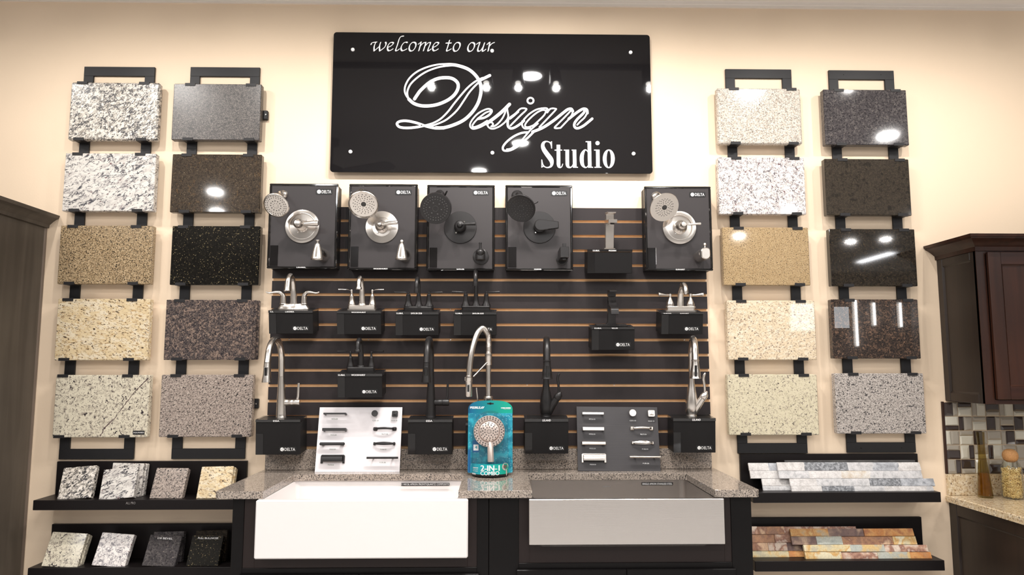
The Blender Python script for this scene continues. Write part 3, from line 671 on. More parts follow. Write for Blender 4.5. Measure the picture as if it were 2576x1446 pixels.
stem(700, 293, 702, 590, 72); bar(630, 303, 700, 303, 19); vs([(702, 585, 72), (715, 632, 58), (758, 655, 26), (800, 630, 18), (818, 590, 14)]); stem(846, 293, 852, 660, 72); bar(790, 303, 846, 303, 19); bar(852, 652, 917, 652, 18)
vs([(1112, 335, 14), (1085, 303, 18), (1045, 312, 36), (1005, 385, 70), (992, 480, 80), (1005, 585, 70), (1042, 640, 38), (1085, 655, 18), (1120, 622, 14)]); stem(1145, 123, 1156, 660, 72); bar(1072, 133, 1145, 133, 19); bar(1156, 652, 1223, 652, 18)
mb.poly([gD(1312 + 42 * math.cos(2 * PI * k / 20), 162 + 42 * math.sin(2 * PI * k / 20)) for k in range(20)])
stem(1316, 293, 1321, 660, 72); bar(1243, 303, 1316, 303, 19); bar(1250, 652, 1392, 652, 18)
ov = lambda a, b, k: gD(1540 + a * math.cos(2 * PI * k / 32), 480 + b * math.sin(2 * PI * k / 32))
for k in range(32): mb.poly([ov(121, 190, k), ov(121, 190, k + 1), ov(44, 168, k + 1), ov(44, 168, k)])
mb.build('block_lettering', M['white'], sign, recalc=False)

# ------------------------------------------------------------------ slatwall
SLY = -.022; GZ = at(1240, 704.3, SLY).z; PIT = .0762
bx0 = at(679.5, 850, SLY).x; bx1 = at(1781.9, 850, SLY).x
ztop = at(1520, 523.2, SLY).z
sw = thing('slatwall', 'black slatwall panel with tan grooves behind the faucet displays', 'display panel', ((bx0 + bx1) / 2, 0, GZ - 11 * PIT))
gz = [GZ + k * PIT for k in range(4, -12, -1)]
zb = at(1240, 1129, -.03).z + .0004
MB().box((bx0 + .002, -.0105, zb), (bx1 - .002, -.0005, ztop - .002)).build('backing_panel', M['mdf'], sw)
hg = .0062
edges = [(gz[0] + hg, ztop)] + [(max(zb, gz[i + 1] + hg), gz[i] - hg) for i in range(len(gz) - 1)]
for lo, hi in edges:
    s = MB()
    s.mat(1).box((bx0, SLY + .0006, lo), (bx1, -.0104, hi))
    s.mat(0).box((bx0, SLY, lo + .0004), (bx1, SLY + .0014, hi - .0004))
    s.build('slat', [M['slat'], M['mdf']], sw)
for px, py in ((727.5, 853.5), (727, 890.5), (927, 854), (1133, 778.5), (1133, 855), (722, 968), (1326, 854), (1721, 854.5), (1545, 967.5), (1326, 967.5)):
    p = at(px, py, -.011); MB().lathe([(.0, .0125), (.003, .012), (.003, .010)], Fr((p.x, 0, p.z)), 'y', 10).build('screw', M['chrome'], sw)

# ------------------------------------------------------------------ logos and printed labels
LOGO = 'DEL' + 'TA'
def logo(parent, fr, x0, z0, x1, z1, d, plate=True):
    """round emblem and wordmark on a small black plate; box is the emblem+word extent"""
    h = z1 - z0; px_, pz_ = h * .35, h * .28
    pl = MB().prism(rrect(x0 - px_, z0 - pz_, x1 + px_, z1 + pz_, h * .25, 3), d, d + (.0012 if plate else .0004), fr).build('logo_plate', M['tape'], parent)
    e = d + (.0016 if plate else .0008); r = h * .56; cx, cz = x0 + r, (z0 + z1) / 2
    mb = MB(); put_text(mb, LOGO, fr, x0 + 2.35 * r, z0 + h * .06, x1, z1 - h * .06, e)
    mb.poly([fr(cx + r * math.cos(2 * PI * k / 20), e, cz + r * math.sin(2 * PI * k / 20)) for k in range(20)])
    mb.build('lettering', M['paper'], pl, recalc=False)
    mb = MB()
    for k in range(3):
        a = 2 * PI * k / 3 + .5
        pts = [(cx + r * q * math.cos(a + s_), e + .0003, cz + r * q * math.sin(a + s_)) for q, s_ in ((.12, 0), (.5, .25), (.86, .1), (.62, .62), (.3, .75))]
        mb.poly([fr(*p) for p in pts])
    mb.build('emblem', M['tape'], pl, recalc=False)
def label(parent, fr, txt, x0, z0, x1, z1, d, tape=True, pad=.15, mt=None, mi=None, bold=0):
    h = z1 - z0
    if tape: s = MB().box((x0 - h * .4, d, z0 - h * pad), (x1 + h * .4, d + .0003, z1 + h * pad), fr).build('name_label', mt or M['tape'], parent)
    else: s = parent
    put_text(MB(), txt, fr, x0, z0, x1, z1, d + .0006, bold=bold).build('lettering', mi or M['white'], s, recalc=False)

# ------------------------------------------------------------------ shower display boards
BY = -.118
def nrm_frame(o, n):
    n = Vector(n).normalized(); ex = Vector((0, 0, 1)).cross(n)
    ex = ex.normalized() if ex.length > 1e-4 else Vector((1, 0, 0)); return Fr(o, ex, n.cross(ex), n)
BOARDS = [
 dict(off=(650, 460), fr=(678, 849.5, 671, 847.5, 461.6, 675.2), name='LAHARA', mat='nickel', head=(275, 362, 33.2, 0), fl=(390, 185, 12.5), valve=(700, 690, 43.8), lever='cone', spout='bell_flat', sp=(1030, 1152, 16.5), plate=(925, 110, 1150, 165), card=(175, 985, 312, 1308), nm=(605, 1324, 745, 1354)),
 dict(off=(860, 460), fr=(878, 1050, 874, 1049, 462.7, 678.7), name='WOODHURST', mat='nickel', head=(340, 350, 38.5, 1), fl=(303, 168, 12.5), valve=(635, 700, 41.7), lever='neck', spout='bell_ball', sp=(998, 1152, 16.5), plate=(862, 120, 1085, 172), card=(133, 1005, 262, 1325), nm=(500, 1334, 725, 1362)),
 dict(off=(1050, 460), fr=(1073.3, 1244, 1073.3, 1245, 465, 680), name='SAYLOR', mat='blackmetal', head=(285, 408, 39.8, 2), fl=(355, 182, 12), valve=(680, 705, 41.4), lever='rod', spout='dome', sp=(1005, 1165, 20.5), plate=(892, 128, 1112, 178), card=(188, 1022, 313, 1335), nm=(622, 1337, 740, 1367)),
 dict(off=(1260, 460), fr=(1271.2, 1440, 1271.2, 1441.5, 465.5, 680), name='XANDER', mat='blackmetal', head=(315, 405, 37.5, 3), fl=(258, 205, 15), valve=(610, 705, 41), lever='paddle', spout='block', sp=(965, 1165, 14), plate=(810, 136, 1030, 188), card=(115, 1012, 245, 1333), nm=(525, 1343, 640, 1370)),
 dict(off=(1600, 460), fr=(1621, 1788.8, 1624.3, 1793.6, 468.5, 680.5), name='ELMHURST', mat='nickel', head=(450, 388, 39, 4), fl=(325, 218, 14), valve=(680, 710, 43.8), lever='rod2', spout='tube', sp=(985, 1170, 15), plate=(865, 157, 1082, 208), card=(185, 1025, 312, 1340), nm=(630, 1357, 772, 1382)),
]
WHERE = ['leftmost board, left of the others', 'second board, under the sign corner', 'third board, below the middle of the sign', 'fourth board, beside the gap', 'lone board at the right']
HEADL = ['small round nickel shower head with ringed nozzles on the LAHARA board', 'wide nickel shower head with a thick rim on the WOODHURST board', 'thick round black shower head with raised nozzles on the SAYLOR board',
         'flat oval looking black shower head with side lever on the XANDER board', 'plain brushed nickel disc shower head on the ELMHURST board']
VALL = ['nickel shower valve with recessed ring and cone lever on the LAHARA board', 'nickel shower valve with wide flat plate and curved lever on the WOODHURST board', 'black round shower valve with thin rod lever on the SAYLOR board',
        'black round shower valve with broad paddle lever on the XANDER board', 'nickel shower valve with stepped hub and slim lever on the ELMHURST board']
SPL = ['nickel bell tub spout with flat topped diverter on the LAHARA board', 'nickel bell tub spout with ball diverter on the WOODHURST board', 'black domed tub spout with pin diverter on the SAYLOR board',
       'black square block tub spout on the XANDER board', 'short nickel tub spout with tiny knob on the ELMHURST board']
for bi, B in enumerate(BOARDS):
    ox, oy = B['off']; S = 6.2857
    T = lambda x, y: (ox + x / S, oy + y / S)
    a, b, a2, b2, y0, y1 = B['fr']; ym = (y0 + y1) / 2
    x0, x1 = (at(a, y0, BY).x + at(a2, y1, BY).x) / 2, (at(b, y0, BY).x + at(b2, y1, BY).x) / 2
    z1, z0 = at((a + b) / 2, y0, BY).z, at((a2 + b2) / 2, y1, BY).z
    cx = (x0 + x1) / 2
    t = thing('shower_display', 'black framed shower display board marked ' + B['name'], 'display board', (cx, BY, z0), 'shower display boards')
    fw = .0118
    MB().box((x0 + .004, BY + .014, z0 + .004), (x1 - .004, SLY + .0003, z1 - .004), c=.002).build('case', M['satin'], t)
    fm = MB()
    for lo, hi in (((x0, z0), (x1, z0 + fw)), ((x0, z1 - fw), (x1, z1)), ((x0, z0 + fw * .9), (x0 + fw, z1 - fw * .9)), ((x1 - fw, z0 + fw * .9), (x1, z1 - fw * .9))):
        fm.box((lo[0], BY, lo[1]), (hi[0], BY + .016, hi[1]), c=.003)
    fm.build('frame', M['gloss'], t)
    MB().box((x0 + fw * .8, BY + .0035, z0 + fw * .8), (x1 - fw * .8, BY + .0138, z1 - fw * .8)).build('face_panel', M['face'], t)
    pf = Fr((0, BY + .0035, 0))
    pa, pb = at(*T(B['plate'][0], B['plate'][3]), BY), at(*T(B['plate'][2], B['plate'][1]), BY)
    logo(t, pf, pa.x, pa.z, pb.x, pb.z, 0)
    ca, cb = at(*T(B['card'][0], B['card'][3]), BY), at(*T(B['card'][2], B['card'][1]), BY)
    ch = MB().box((max(ca.x, x0 + fw), BY + .0015, max(ca.z, z0 + fw)), (cb.x, BY + .0036, cb.z), c=.0008).build('card_holder', M['gloss_card'], t)
    if bi == 4:
        MB().box((cb.x, BY + .0008, z0 + fw + .02), (cb.x + .002, BY + .0036, cb.z)).build('edge_strip', M['chrome'], ch)
    na, nb = at(*T(B['nm'][0], B['nm'][3]), BY), at(*T(B['nm'][2], B['nm'][1]), BY)
    label(t, Fr((0, BY, 0)), B['name'], na.x, z0 + .0025, nb.x, z0 + .0085, .0002, bold=.0003)
    mt = M[B['mat']]; nick = B['mat'] == 'nickel'
    BP = BY + .0035
    # shower head
    fc = at(*T(*B['fl'][:2]), BP); hx, hy, hr, hk = B['head']; out = .135
    hc = at(*T(hx, hy), BP - out); R = hr / FPX * (hc.y - CAM.y) * 1.0
    n = [(-.12, -.80, -.60), (.06, -.80, -.60), (-.05, -.93, -.36), (-.22, -.80, -.56), (.16, -.82, -.56)][bi]
    t2 = thing('showerhead', HEADL[bi], 'shower head', hc, 'shower heads on the display boards')
    fr = nrm_frame(hc, n); fl = Fr(fc); FR = B['fl'][2] / 515
    MB().lathe([(FR, 0), (FR, .004), (FR * .86, .010), (FR * .5, .016), (FR * .45, .02)], fl, 'y', 28).build('flange', mt, t2)
    bk = fr(0, 0, -.052)
    MB().tube(spl([tuple(fl(0, .012, 0)), tuple(fl(0, .045, 0)), tuple((Vector(fl(0, .06, -.006)) + bk) / 2 + Vector((0, -.01, .012))), tuple(bk)], 6), .0088, seg=14).build('arm', mt, t2)
    pr = {0: [(.012, -.062), (.016, -.05), (.017, -.04), (.03, -.03), (R * .8, -.018), (R, -.010), (R, -.003), (R * .95, 0), (R * .88, .0015), (R * .86, 0), (0, 0)],
          1: [(.012, -.062), (.016, -.05), (.02, -.042), (R * .7, -.036), (R * .9, -.03), (R * .97, -.02), (R, -.002), (R * .97, .001), (R * .9, -.010), (R * .84, -.011), (0, -.009)],
          2: [(.012, -.062), (.018, -.05), (.03, -.046), (R * .8, -.04), (R, -.034), (R, -.003), (R * .985, 0), (0, 0)],
          3: [(.012, -.062), (.016, -.05), (.018, -.04), (R * .6, -.022), (R * .96, -.012), (R, -.008), (R, -.002), (R * .97, 0), (R * .92, -.002), (0, -.002)],
          4: [(.012, -.062), (.016, -.05), (.018, -.035), (R * .6, -.016), (R * .97, -.007), (R, -.004), (R * .98, 0), (0, .0005)]}[hk]
    hd = MB().lathe(pr, fr, 'z', 48).build('head', mt, t2)
    nz = MB()
    sp_ = {0: [(.2, 8, .0016), (.40, 12, .0027), (.66, 22, .0022), (.80, 26, .0022)], 1: [(.28, 8, .0021), (.42, 16, .0021), (.56, 18, .0021), (.68, 18, .0021)],
           2: [(.18, 12, .0016), (.38, 6, .0036), (.60, 22, .0022), (.76, 28, .0026)], 3: [(.2, 8, .002), (.45, 14, .0016), (.62, 22, .0016), (.8, 28, .0016)], 4: [(.28, 9, .002), (.40, 15, .002), (.52, 18, .002), (.60, 20, .002)]}[hk]
    fz = {0: 0, 1: -.010, 2: 0, 3: -.002, 4: .0003}[hk]
    for q, cnt, rr in sp_:
        for k in range(cnt):
            an = 2 * PI * k / cnt + q * 5; p = fr.sub(R * q * math.cos(an), R * q * math.sin(an), fz)
            nz.lathe([(rr, -.001), (rr, .0006), (rr * .6, .0014), (0, .0015)], p, 'z', 8)
    if hk in (1, 4): nz.lathe([(R * .17, -.001), (R * .17, .001), (R * .14, .0016), (0, .0016)], fr.sub(0, 0, fz), 'z', 24)
    tag(nz.build('nozzles', M['rubber'], hd), kind='stuff')
    if hk in (2, 3):
        lv = MB()
        if hk == 2: lv.tube([tuple(fr(R * .55, R * .75, -.03)), tuple(fr(R * .66, R * .92, -.022)), tuple(fr(R * .78, R * 1.12, -.012))], [.0045, .0045, .0035], seg=8)
        else: lv.tube(spl([tuple(fr(R * .9, R * .25, -.008)), tuple(fr(R * 1.12, R * .3, -.008)), tuple(fr(R * 1.25, R * .42, -.004))], 4), [.003, .0022, .002], seg=8)
        lv.build('spray_lever', mt, t2)
    # valve trim
    vc = at(*T(*B['valve'][:2]), BP); VR = B['valve'][2] / FPX * (BP - CAM.y); vf = Fr(vc)
    t3 = thing('shower_valve', VALL[bi], 'shower valve', vc, 'shower valves on the display boards')
    pl = {'cone': [(VR, 0), (VR, .006), (VR * .97, .010), (VR * .80, .014), (VR * .76, .014), (VR * .73, .008), (VR * .35, .012), (VR * .30, .016), (0, .016)],
          'neck': [(VR, 0), (VR, .004), (VR * .985, .006), (VR * .60, .011), (VR * .585, .009), (VR * .3, .010), (0, .010)],
          'rod': [(VR, 0), (VR, .005), (VR * .985, .0065), (0, .0075)], 'paddle': [(VR, 0), (VR, .005), (VR * .985, .0065), (0, .0075)],
          'rod2': [(VR, 0), (VR, .005), (VR * .985, .008), (VR * .97, .011), (VR * .76, .016), (VR * .73, .016), (VR * .70, .009), (VR * .42, .012), (VR * .40, .016), (VR * .37, .016), (VR * .34, .012), (0, .012)]}[B['lever']]
    MB().lathe(pl, vf, 'y', 56).build('escutcheon', mt, t3)
    hb_ = MB()
    if B['lever'] == 'cone':
        hb_.lathe([(.026, .012), (.025, .035), (.024, .05)], vf, 'y', 28)
        hb_.lathe([(.0235, .05), (.0245, .055), (.0245, .078), (.022, .090), (.015, .098), (0, .101)], vf, 'y', 28)
    elif B['lever'] == 'neck': hb_.lathe([(.030, .009), (.030, .016), (.027, .018), (.027, .024), (.030, .026), (.029, .034), (.022, .040), (.018, .05), (.0165, .062), (.013, .070), (.012, .078), (.008, .084), (0, .086)], vf, 'y', 32)
    elif B['lever'] == 'rod': hb_.lathe([(.030, .006), (.030, .030), (.0285, .034), (.028, .045), (.022, .052), (.014, .054), (.012, .060), (.0125, .066), (.010, .074), (0, .078)], vf, 'y', 32)
    elif B['lever'] == 'paddle': hb_.lathe([(.029, .006), (.029, .036), (.025, .038), (.025, .05)], vf, 'y', 32)
    else: hb_.lathe([(.034, .01), (.034, .018), (.030, .020), (.030, .026), (.033, .028), (.032, .036), (.024, .042), (.019, .056), (.017, .060), (.017, .066), (.0135, .068), (.0135, .076), (.012, .084), (.0155, .088), (.0155, .094), (.012, .099), (0, .10)], vf, 'y', 36)
    hb_.build('hub', mt, t3)
    lv = MB()
    if B['lever'] == 'cone': lv.tube([tuple(vf(.012, .072, .0)), tuple(vf(.028, .074, 0)), tuple(vf(.06, .078, 0)), tuple(vf(.092, .082, .001)), tuple(vf(.098, .0825, .001))], [.009, .0095, .0125, .0145, .011], seg=20)
    elif B['lever'] == 'neck': lv.tube(spl([tuple(vf(-.004, .070, .004)), tuple(vf(.02, .072, .001)), tuple(vf(.05, .078, .006)), tuple(vf(.082, .080, .008)), tuple(vf(.088, .08, .008))], 5), [.009, .008, .009, .0098, .0085], seg=18)
    elif B['lever'] == 'rod': lv.tube([tuple(vf(.004, .064, .003)), tuple(vf(.02, .065, .004)), tuple(vf(.0205, .065, .004)), tuple(vf(.078, .068, .006))], [.0045, .0045, .0062, .0078], seg=18)
    elif B['lever'] == 'paddle':
        o_ = [(-.028 * math.cos(q) , .028 * math.sin(q)) for q in [PI / 2 - PI * k / 10 - 0 for k in range(11)]]
        o_ = [(x_, z_) for x_, z_ in o_] + [(.09, -.017), (.092, -.015), (.092, .015), (.09, .017)]
        lv.prism(o_, .048, .064, vf.sub(0, 0, .002), c=.003)
    else: lv.tube([tuple(vf(.008, .09, 0)), tuple(vf(.024, .092, -.001)), tuple(vf(.026, .092, -.001)), tuple(vf(.05, .094, .001)), tuple(vf(.078, .096, .002)), tuple(vf(.083, .096, .002))], [.006, .0035, .005, .0055, .0072, .0065], seg=16)
    lv.build('lever', mt, t3)
    for sx_, sz_ in ((.021, .027), (-.021, -.030)):
        MB().lathe([(.0042, .008), (.0042, .0175), (.003, .0185), (0, .0185)], vf.sub(sx_ * VR / .085, 0, sz_ * VR / .085), 'y', 12).build('screw', M['chrome'], t3)
    # tub spout
    sc0 = at(*T(*B['sp'][:2]), BP); sf = Fr(sc0)
    t4 = thing('tub_spout', SPL[bi], 'tub spout', sc0, 'tub spouts on the display boards')
    SR = B['sp'][2] / 515; bd = MB(); dv = MB(); vo = .135
    if B['spout'].startswith('bell'):
        bd.lathe([(SR, 0), (SR, .02), (SR * .97, .05), (SR * .86, .085), (SR * .6, .115), (SR * .4, .13)], sf, 'y', 28)
        e = sf.sub(0, vo - .012, 0)
        bd.lathe([(.010, .040), (.0125, .036), (.0175, .020), (.0235, .0), (.0288, -.024), (.0305, -.032), (.0305, -.036), (.0255, -.036), (.0245, -.030), (0, -.030)], e, 'z', 32)
        if B['spout'] == 'bell_flat': dv.lathe([(.0065, .034), (.006, .05), (.0065, .052), (.0125, .0545), (.0125, .057), (0, .0575)], e, 'z', 20)
        else: dv.lathe([(.006, .036), (.006, .040), (.008, .042), (.0095, .048), (.009, .054), (.006, .0585), (0, .06)], e, 'z', 20)
    elif B['spout'] == 'dome':
        bd.lathe([(SR, 0), (SR, .004), (SR * .9, .007), (.02, .008)], sf, 'y', 32)
        bd.lathe([(.021, .006), (.023, .07), (.0235, .10), (.022, .125), (.016, .142), (.008, .149), (0, .15)], sf, 'y', 28)
        bd.lathe([(.0225, -.034), (.024, -.034), (.0245, -.01), (.022, .0)], sf.sub(0, .118, 0), 'z', 24)
        dv.lathe([(.006, .012), (.006, .044), (.0075, .044), (.0075, .048), (.006, .05), (0, .05)], sf.sub(0, .125, .0), 'z', 16)
    elif B['spout'] == 'block':
        bd.lathe([(.030, 0), (.030, .004), (.026, .006), (.026, .02)], sf.sub(0, 0, -.012), 'y', 24)
        bd.box((-.021, .004, -.026), (.021, .15, .026), sf, c=.0015); bd.lathe([(.014, -.036), (.014, -.024)], sf.sub(0, .12, 0), 'z', 16)
        dv.box((-.008, .128, .026), (.008, .142, .044), sf, c=.001)
    else:
        bd.lathe([(.026, 0), (.026, .05), (.0255, .085), (.024, .10)], sf, 'y', 28)
        pts = rrect(-.0225, -.030, .0225, .026, .018, 6)
        bd.prism(pts, .03, .135, sf, c=.004)
        dv.lathe([(.004, .020), (.0035, .036), (.0075, .040), (.0075, .044), (.005, .05), (0, .05)], sf.sub(0, .118, 0), 'z', 16)
    bd.build('body', mt, t4); dv.build('diverter', mt, t4)

# ------------------------------------------------------------------ display blocks with faucets
PXM = 1 / 512.0
def block(code, xl, xr, lt, lm, bt, deg, names, logo_px=None, lab='', card=True, tall=False):
    Yf, dpt = -.150, .118
    x0, x1 = at(xl, (lt + bt) / 2, Yf).x, at(xr, (lt + bt) / 2, Yf).x
    zb = at((xl + xr) / 2, bt, Yf).z; zt = at((xl + xr) / 2, lt, Yf - .012).z; zm = at((xl + xr) / 2, lm, Yf - .012).z
    h = zt - zb; w_ = x1 - x0; lh = zt - zm
    fr = tilt(((x0 + x1) / 2, Yf, zb), deg)
    t = thing('display_block', lab, 'display block', fr.o, 'faucet display blocks')
    MB().box((-w_ / 2, -dpt, 0), (w_ / 2, 0, h - lh), fr, c=.0015).build('body', M['satin'], t)
    MB().box((-w_ / 2 - .001, -dpt + .002, h - lh + .0004), (w_ / 2 + .001, .0022, h), fr, c=.001).build('lid', M['gloss'], t)
    MB().box((-w_ / 2 + .012, -dpt + .012, h), (w_ / 2 - .012, -.012, h + .0004), fr).build('lid_inset', M['tape'], t)
    MB().box((-.05, -dpt - .012, h * .55), (.05, -dpt, h * .8), fr).build('hook', M['bracket'], t)
    if card:
        ch = h - lh if not tall else (h - lh) * .66
        MB().box((-w_ / 2 + .0005, .0002, .0005), (-w_ / 2 + .036, .0016, ch - .001), fr, c=.0005).build('card_holder', M['gloss_card'], t)
    yl = .0022
    for txt, a, b in names:
        xa, xb = at(a, lt, Yf).x - fr.o.x, at(b, lt, Yf).x - fr.o.x
        label(t, fr, txt, xa, h - lh + .0032, xb, h - .0028, yl + .0002, bold=.00035)
    if logo_px:
        a, b, ya, yb = logo_px
        logo(t, fr, at(a, ya, Yf).x - fr.o.x, at(a, yb, Yf).z - zb, at(b, ya, Yf).x - fr.o.x, at(a, ya, Yf).z - zb, .0002, False)
    return fr, h, dpt

def bath_faucet(fr, kind, mt, lab):
    """fr: origin on the lid under the middle of the faucet"""
    t = thing('bathroom_faucet', lab, 'faucet', fr.o, 'centerset bathroom faucets')
    P = PXM; dk = MB(); f = fr
    hx = .0508
    if kind == 'lahara':
        # deck: waisted base rising to three feet
        top, bot = [], []
        for k in range(64):
            a = 2 * PI * k / 64; c_, s_ = math.cos(a), math.sin(a)
            rx = .060; x_ = rx * c_; lob = .019 + .004 * math.cos(4 * a) + .002 * abs(math.sin(a)); y_ = (lob + .003) * (1 if s_ > 0 else -1) * abs(s_) ** .8
            top.append((x_ + .012 * c_ * 0, y_)); bot.append((x_ * 1.28, y_ * 1.32 + .003 * s_))
        n0 = len(dk.v)
        lv_ = [(bot, 0.0), (bot, .003), ([(q[0] * .93, q[1] * .92) for q in bot], .010), (top, .026), ([(q[0] * .96, q[1] * .9) for q in top], .028)]
        for o_, z_ in lv_: dk.v += [f(q[0], q[1], z_) for q in o_]
        for r in range(len(lv_) - 1):
            for k in range(64): dk.f.append((n0 + r * 64 + k, n0 + r * 64 + (k + 1) % 64, n0 + (r + 1) * 64 + (k + 1) % 64, n0 + (r + 1) * 64 + k)); dk.m.append(0)
        dk.f.append(tuple(n0 + k for k in range(64))); dk.m.append(0); dk.f.append(tuple(n0 + 4 * 64 + k for k in range(64))); dk.m.append(0)
        dh = .027
    elif kind in ('wood',):
        dk.prism(rrect(-.072, -.027, .072, .027, .012, 4), 0, .004, f, plane='xy'); dk.prism(rrect(-.068, -.024, .068, .024, .012, 4), .004, .024, f, c=.004, plane='xy'); dh = .024
    elif kind == 'saylor':
        dk.prism(rrect(-.077, -.027, .077, .027, .020, 6), 0, .004, f, plane='xy'); dk.prism(rrect(-.074, -.025, .074, .025, .020, 6), .004, .023, f, c=.006, plane='xy'); dh = .023
    else:
        dk.prism(rrect(-.078, -.028, .078, .028, .012, 4), 0, .005, f, plane='xy'); dk.prism(rrect(-.070, -.024, .070, .024, .010, 4), .005, .019, f, c=.002, plane='xy'); dk.prism(rrect(-.073, -.026, .073, .026, .011, 4), .019, .026, f, c=.003, plane='xy'); dh = .026
    dk.build('deck_plate', mt, t)
    s = MB()
    if kind == 'lahara':
        s.tube(spl([tuple(f(0, 0, dh - .003)), tuple(f(0, 0, .06)), tuple(f(0, .001, .105)), tuple(f(0, .012, .145)), tuple(f(0, .045, .168)), tuple(f(0, .080, .152)), tuple(f(0, .098, .120)), tuple(f(0, .105, .098))], 7), [.0195, .0165, .0135, .0125, .0122, .0130, .0145, .0165], seg=22)
    elif kind == 'wood':
        s.lathe([(.021, dh - .002), (.0185, dh + .005), (.017, dh + .008)], f, 'z', 24)
        s.tube(spl([tuple(f(0, 0, dh)), tuple(f(0, .0, .07)), tuple(f(0, .002, .11)), tuple(f(0, .016, .148)), tuple(f(0, .045, .160)), tuple(f(0, .072, .146)), tuple(f(0, .082, .118))], 7), [.0155, .0145, .0125, .0112, .0112, .0112, .0115], seg=20)
        s.lathe([(.0118, .012), (.0145, .008), (.015, .0), (.012, .0)], nrm_frame(f(0, .082, .108), f(0, 0, 1) - f(0, 0, 0)), 'z', 22)
    elif kind.startswith('saylor'):
        H = .162 if kind == 'saylor' else .197
        s.lathe([(.0225, dh - .002), (.0215, dh + .003), (.016, dh + .010), (.0125, dh + .03), (.0108, dh + .052), (.0108, dh + .054), (.0095, dh + .055)], f, 'z', 24)
        r_ = .046
        pts = [tuple(f(0, 0, dh + .05)), tuple(f(0, 0, H - r_))] + [tuple(f(0, r_ - r_ * math.cos(q), H - r_ + r_ * math.sin(q))) for q in [PI * k / 10 for k in range(1, 11)]] + [tuple(f(0, 2 * r_, H - r_ - .012))]
        s.tube(pts, [.0092] * 3 + [.0098] * (len(pts) - 3), seg=18)
        s.lathe([(.0102, .016), (.0122, .008), (.0128, 0), (.0132, -.002), (.0132, -.006), (.010, -.006)], nrm_frame(f(0, 2 * r_, H - r_ - .014), f(0, 0, 1) - f(0, 0, 0)), 'z', 22)
    else:
        s.tube(spl([tuple(f(0, 0, dh - .002)), tuple(f(0, .002, .06)), tuple(f(0, .010, .095)), tuple(f(0, .034, .128)), tuple(f(0, .066, .136)), tuple(f(0, .092, .120)), tuple(f(0, .098, .104))], 7), [.0185, .0165, .0145, .013, .012, .0115, .012], seg=20)
        s.lathe([(.0125, .006), (.0125, .0), (.009, .0), (.009, -.006)], nrm_frame(f(0, .099, .099), f(0, 0, 1) - f(0, 0, 0)), 'z', 20)
    s.build('spout', mt, t)
    for sg in (-1, 1):
        h = MB(); g_ = f.sub(sg * hx, 0, dh)
        if kind == 'lahara':
            h.lathe([(.0175, -.003), (.0172, 0), (.0165, .002)], g_, 'z', 24)
            h.tube(spl([tuple(g_(0, 0, 0)), tuple(g_(0, 0, .022)), tuple(g_(sg * .002, .0, .040)), tuple(g_(sg * .016, .004, .055)), tuple(g_(sg * .042, .010, .056)), tuple(g_(sg * .064, .014, .053)), tuple(g_(sg * .080, .017, .059))], 6), [.0162, .0138, .0115, .0085, .0056, .0048, .0026], seg=18)
        elif kind == 'wood':
            h.lathe([(.019, -.001), (.0185, .004), (.0155, .012), (.0115, .028), (.0098, .042), (.0098, .044), (.0085, .046), (.0055, .052), (.0045, .060), (.0062, .066), (.0066, .071), (.0045, .0755), (0, .077)], g_, 'z', 26)
            h.tube([tuple(g_(sg * .002, .0, .069)), tuple(g_(sg * .012, .003, .073)), tuple(g_(sg * .0165, .004, .0755)), tuple(g_(sg * .030, .007, .0765)), tuple(g_(sg * .062, .014, .0775))], [.0028, .0026, .0045, .0068, .0078], seg=12, flat=(.55, tuple(g_.z)))
        elif kind.startswith('saylor'):
            h.lathe([(.0228, -.001), (.0218, .004), (.0165, .011), (.0128, .028), (.0108, .052), (.0108, .056), (.0085, .058), (.0058, .060), (.0062, .066), (.005, .070), (0, .071)], g_, 'z', 26)
            h.tube([tuple(g_(0, 0, .066)), tuple(g_(sg * .014, .003, .0665)), tuple(g_(sg * .0145, .003, .0665)), tuple(g_(sg * .066, .012, .0685)), tuple(g_(sg * .067, .012, .0685))], [.0022, .0022, .0042, .0056, .005], seg=12)
        else:
            h.lathe([(.0205, -.001), (.020, .004), (.0205, .008), (.0165, .018), (.0105, .032), (.0065, .040), (.0055, .046), (.0078, .052), (.0078, .058), (.004, .062), (0, .063)], g_, 'z', 26)
            h.tube(spl([tuple(g_(0, 0, .055)), tuple(g_(sg * .014, .003, .0535)), tuple(g_(sg * .030, .006, .055)), tuple(g_(sg * .056, .011, .058)), tuple(g_(sg * .062, .012, .0585))], 5), [.0045, .0035, .0048, .0092, .0085], seg=16)
        h.build('handle', mt, t)

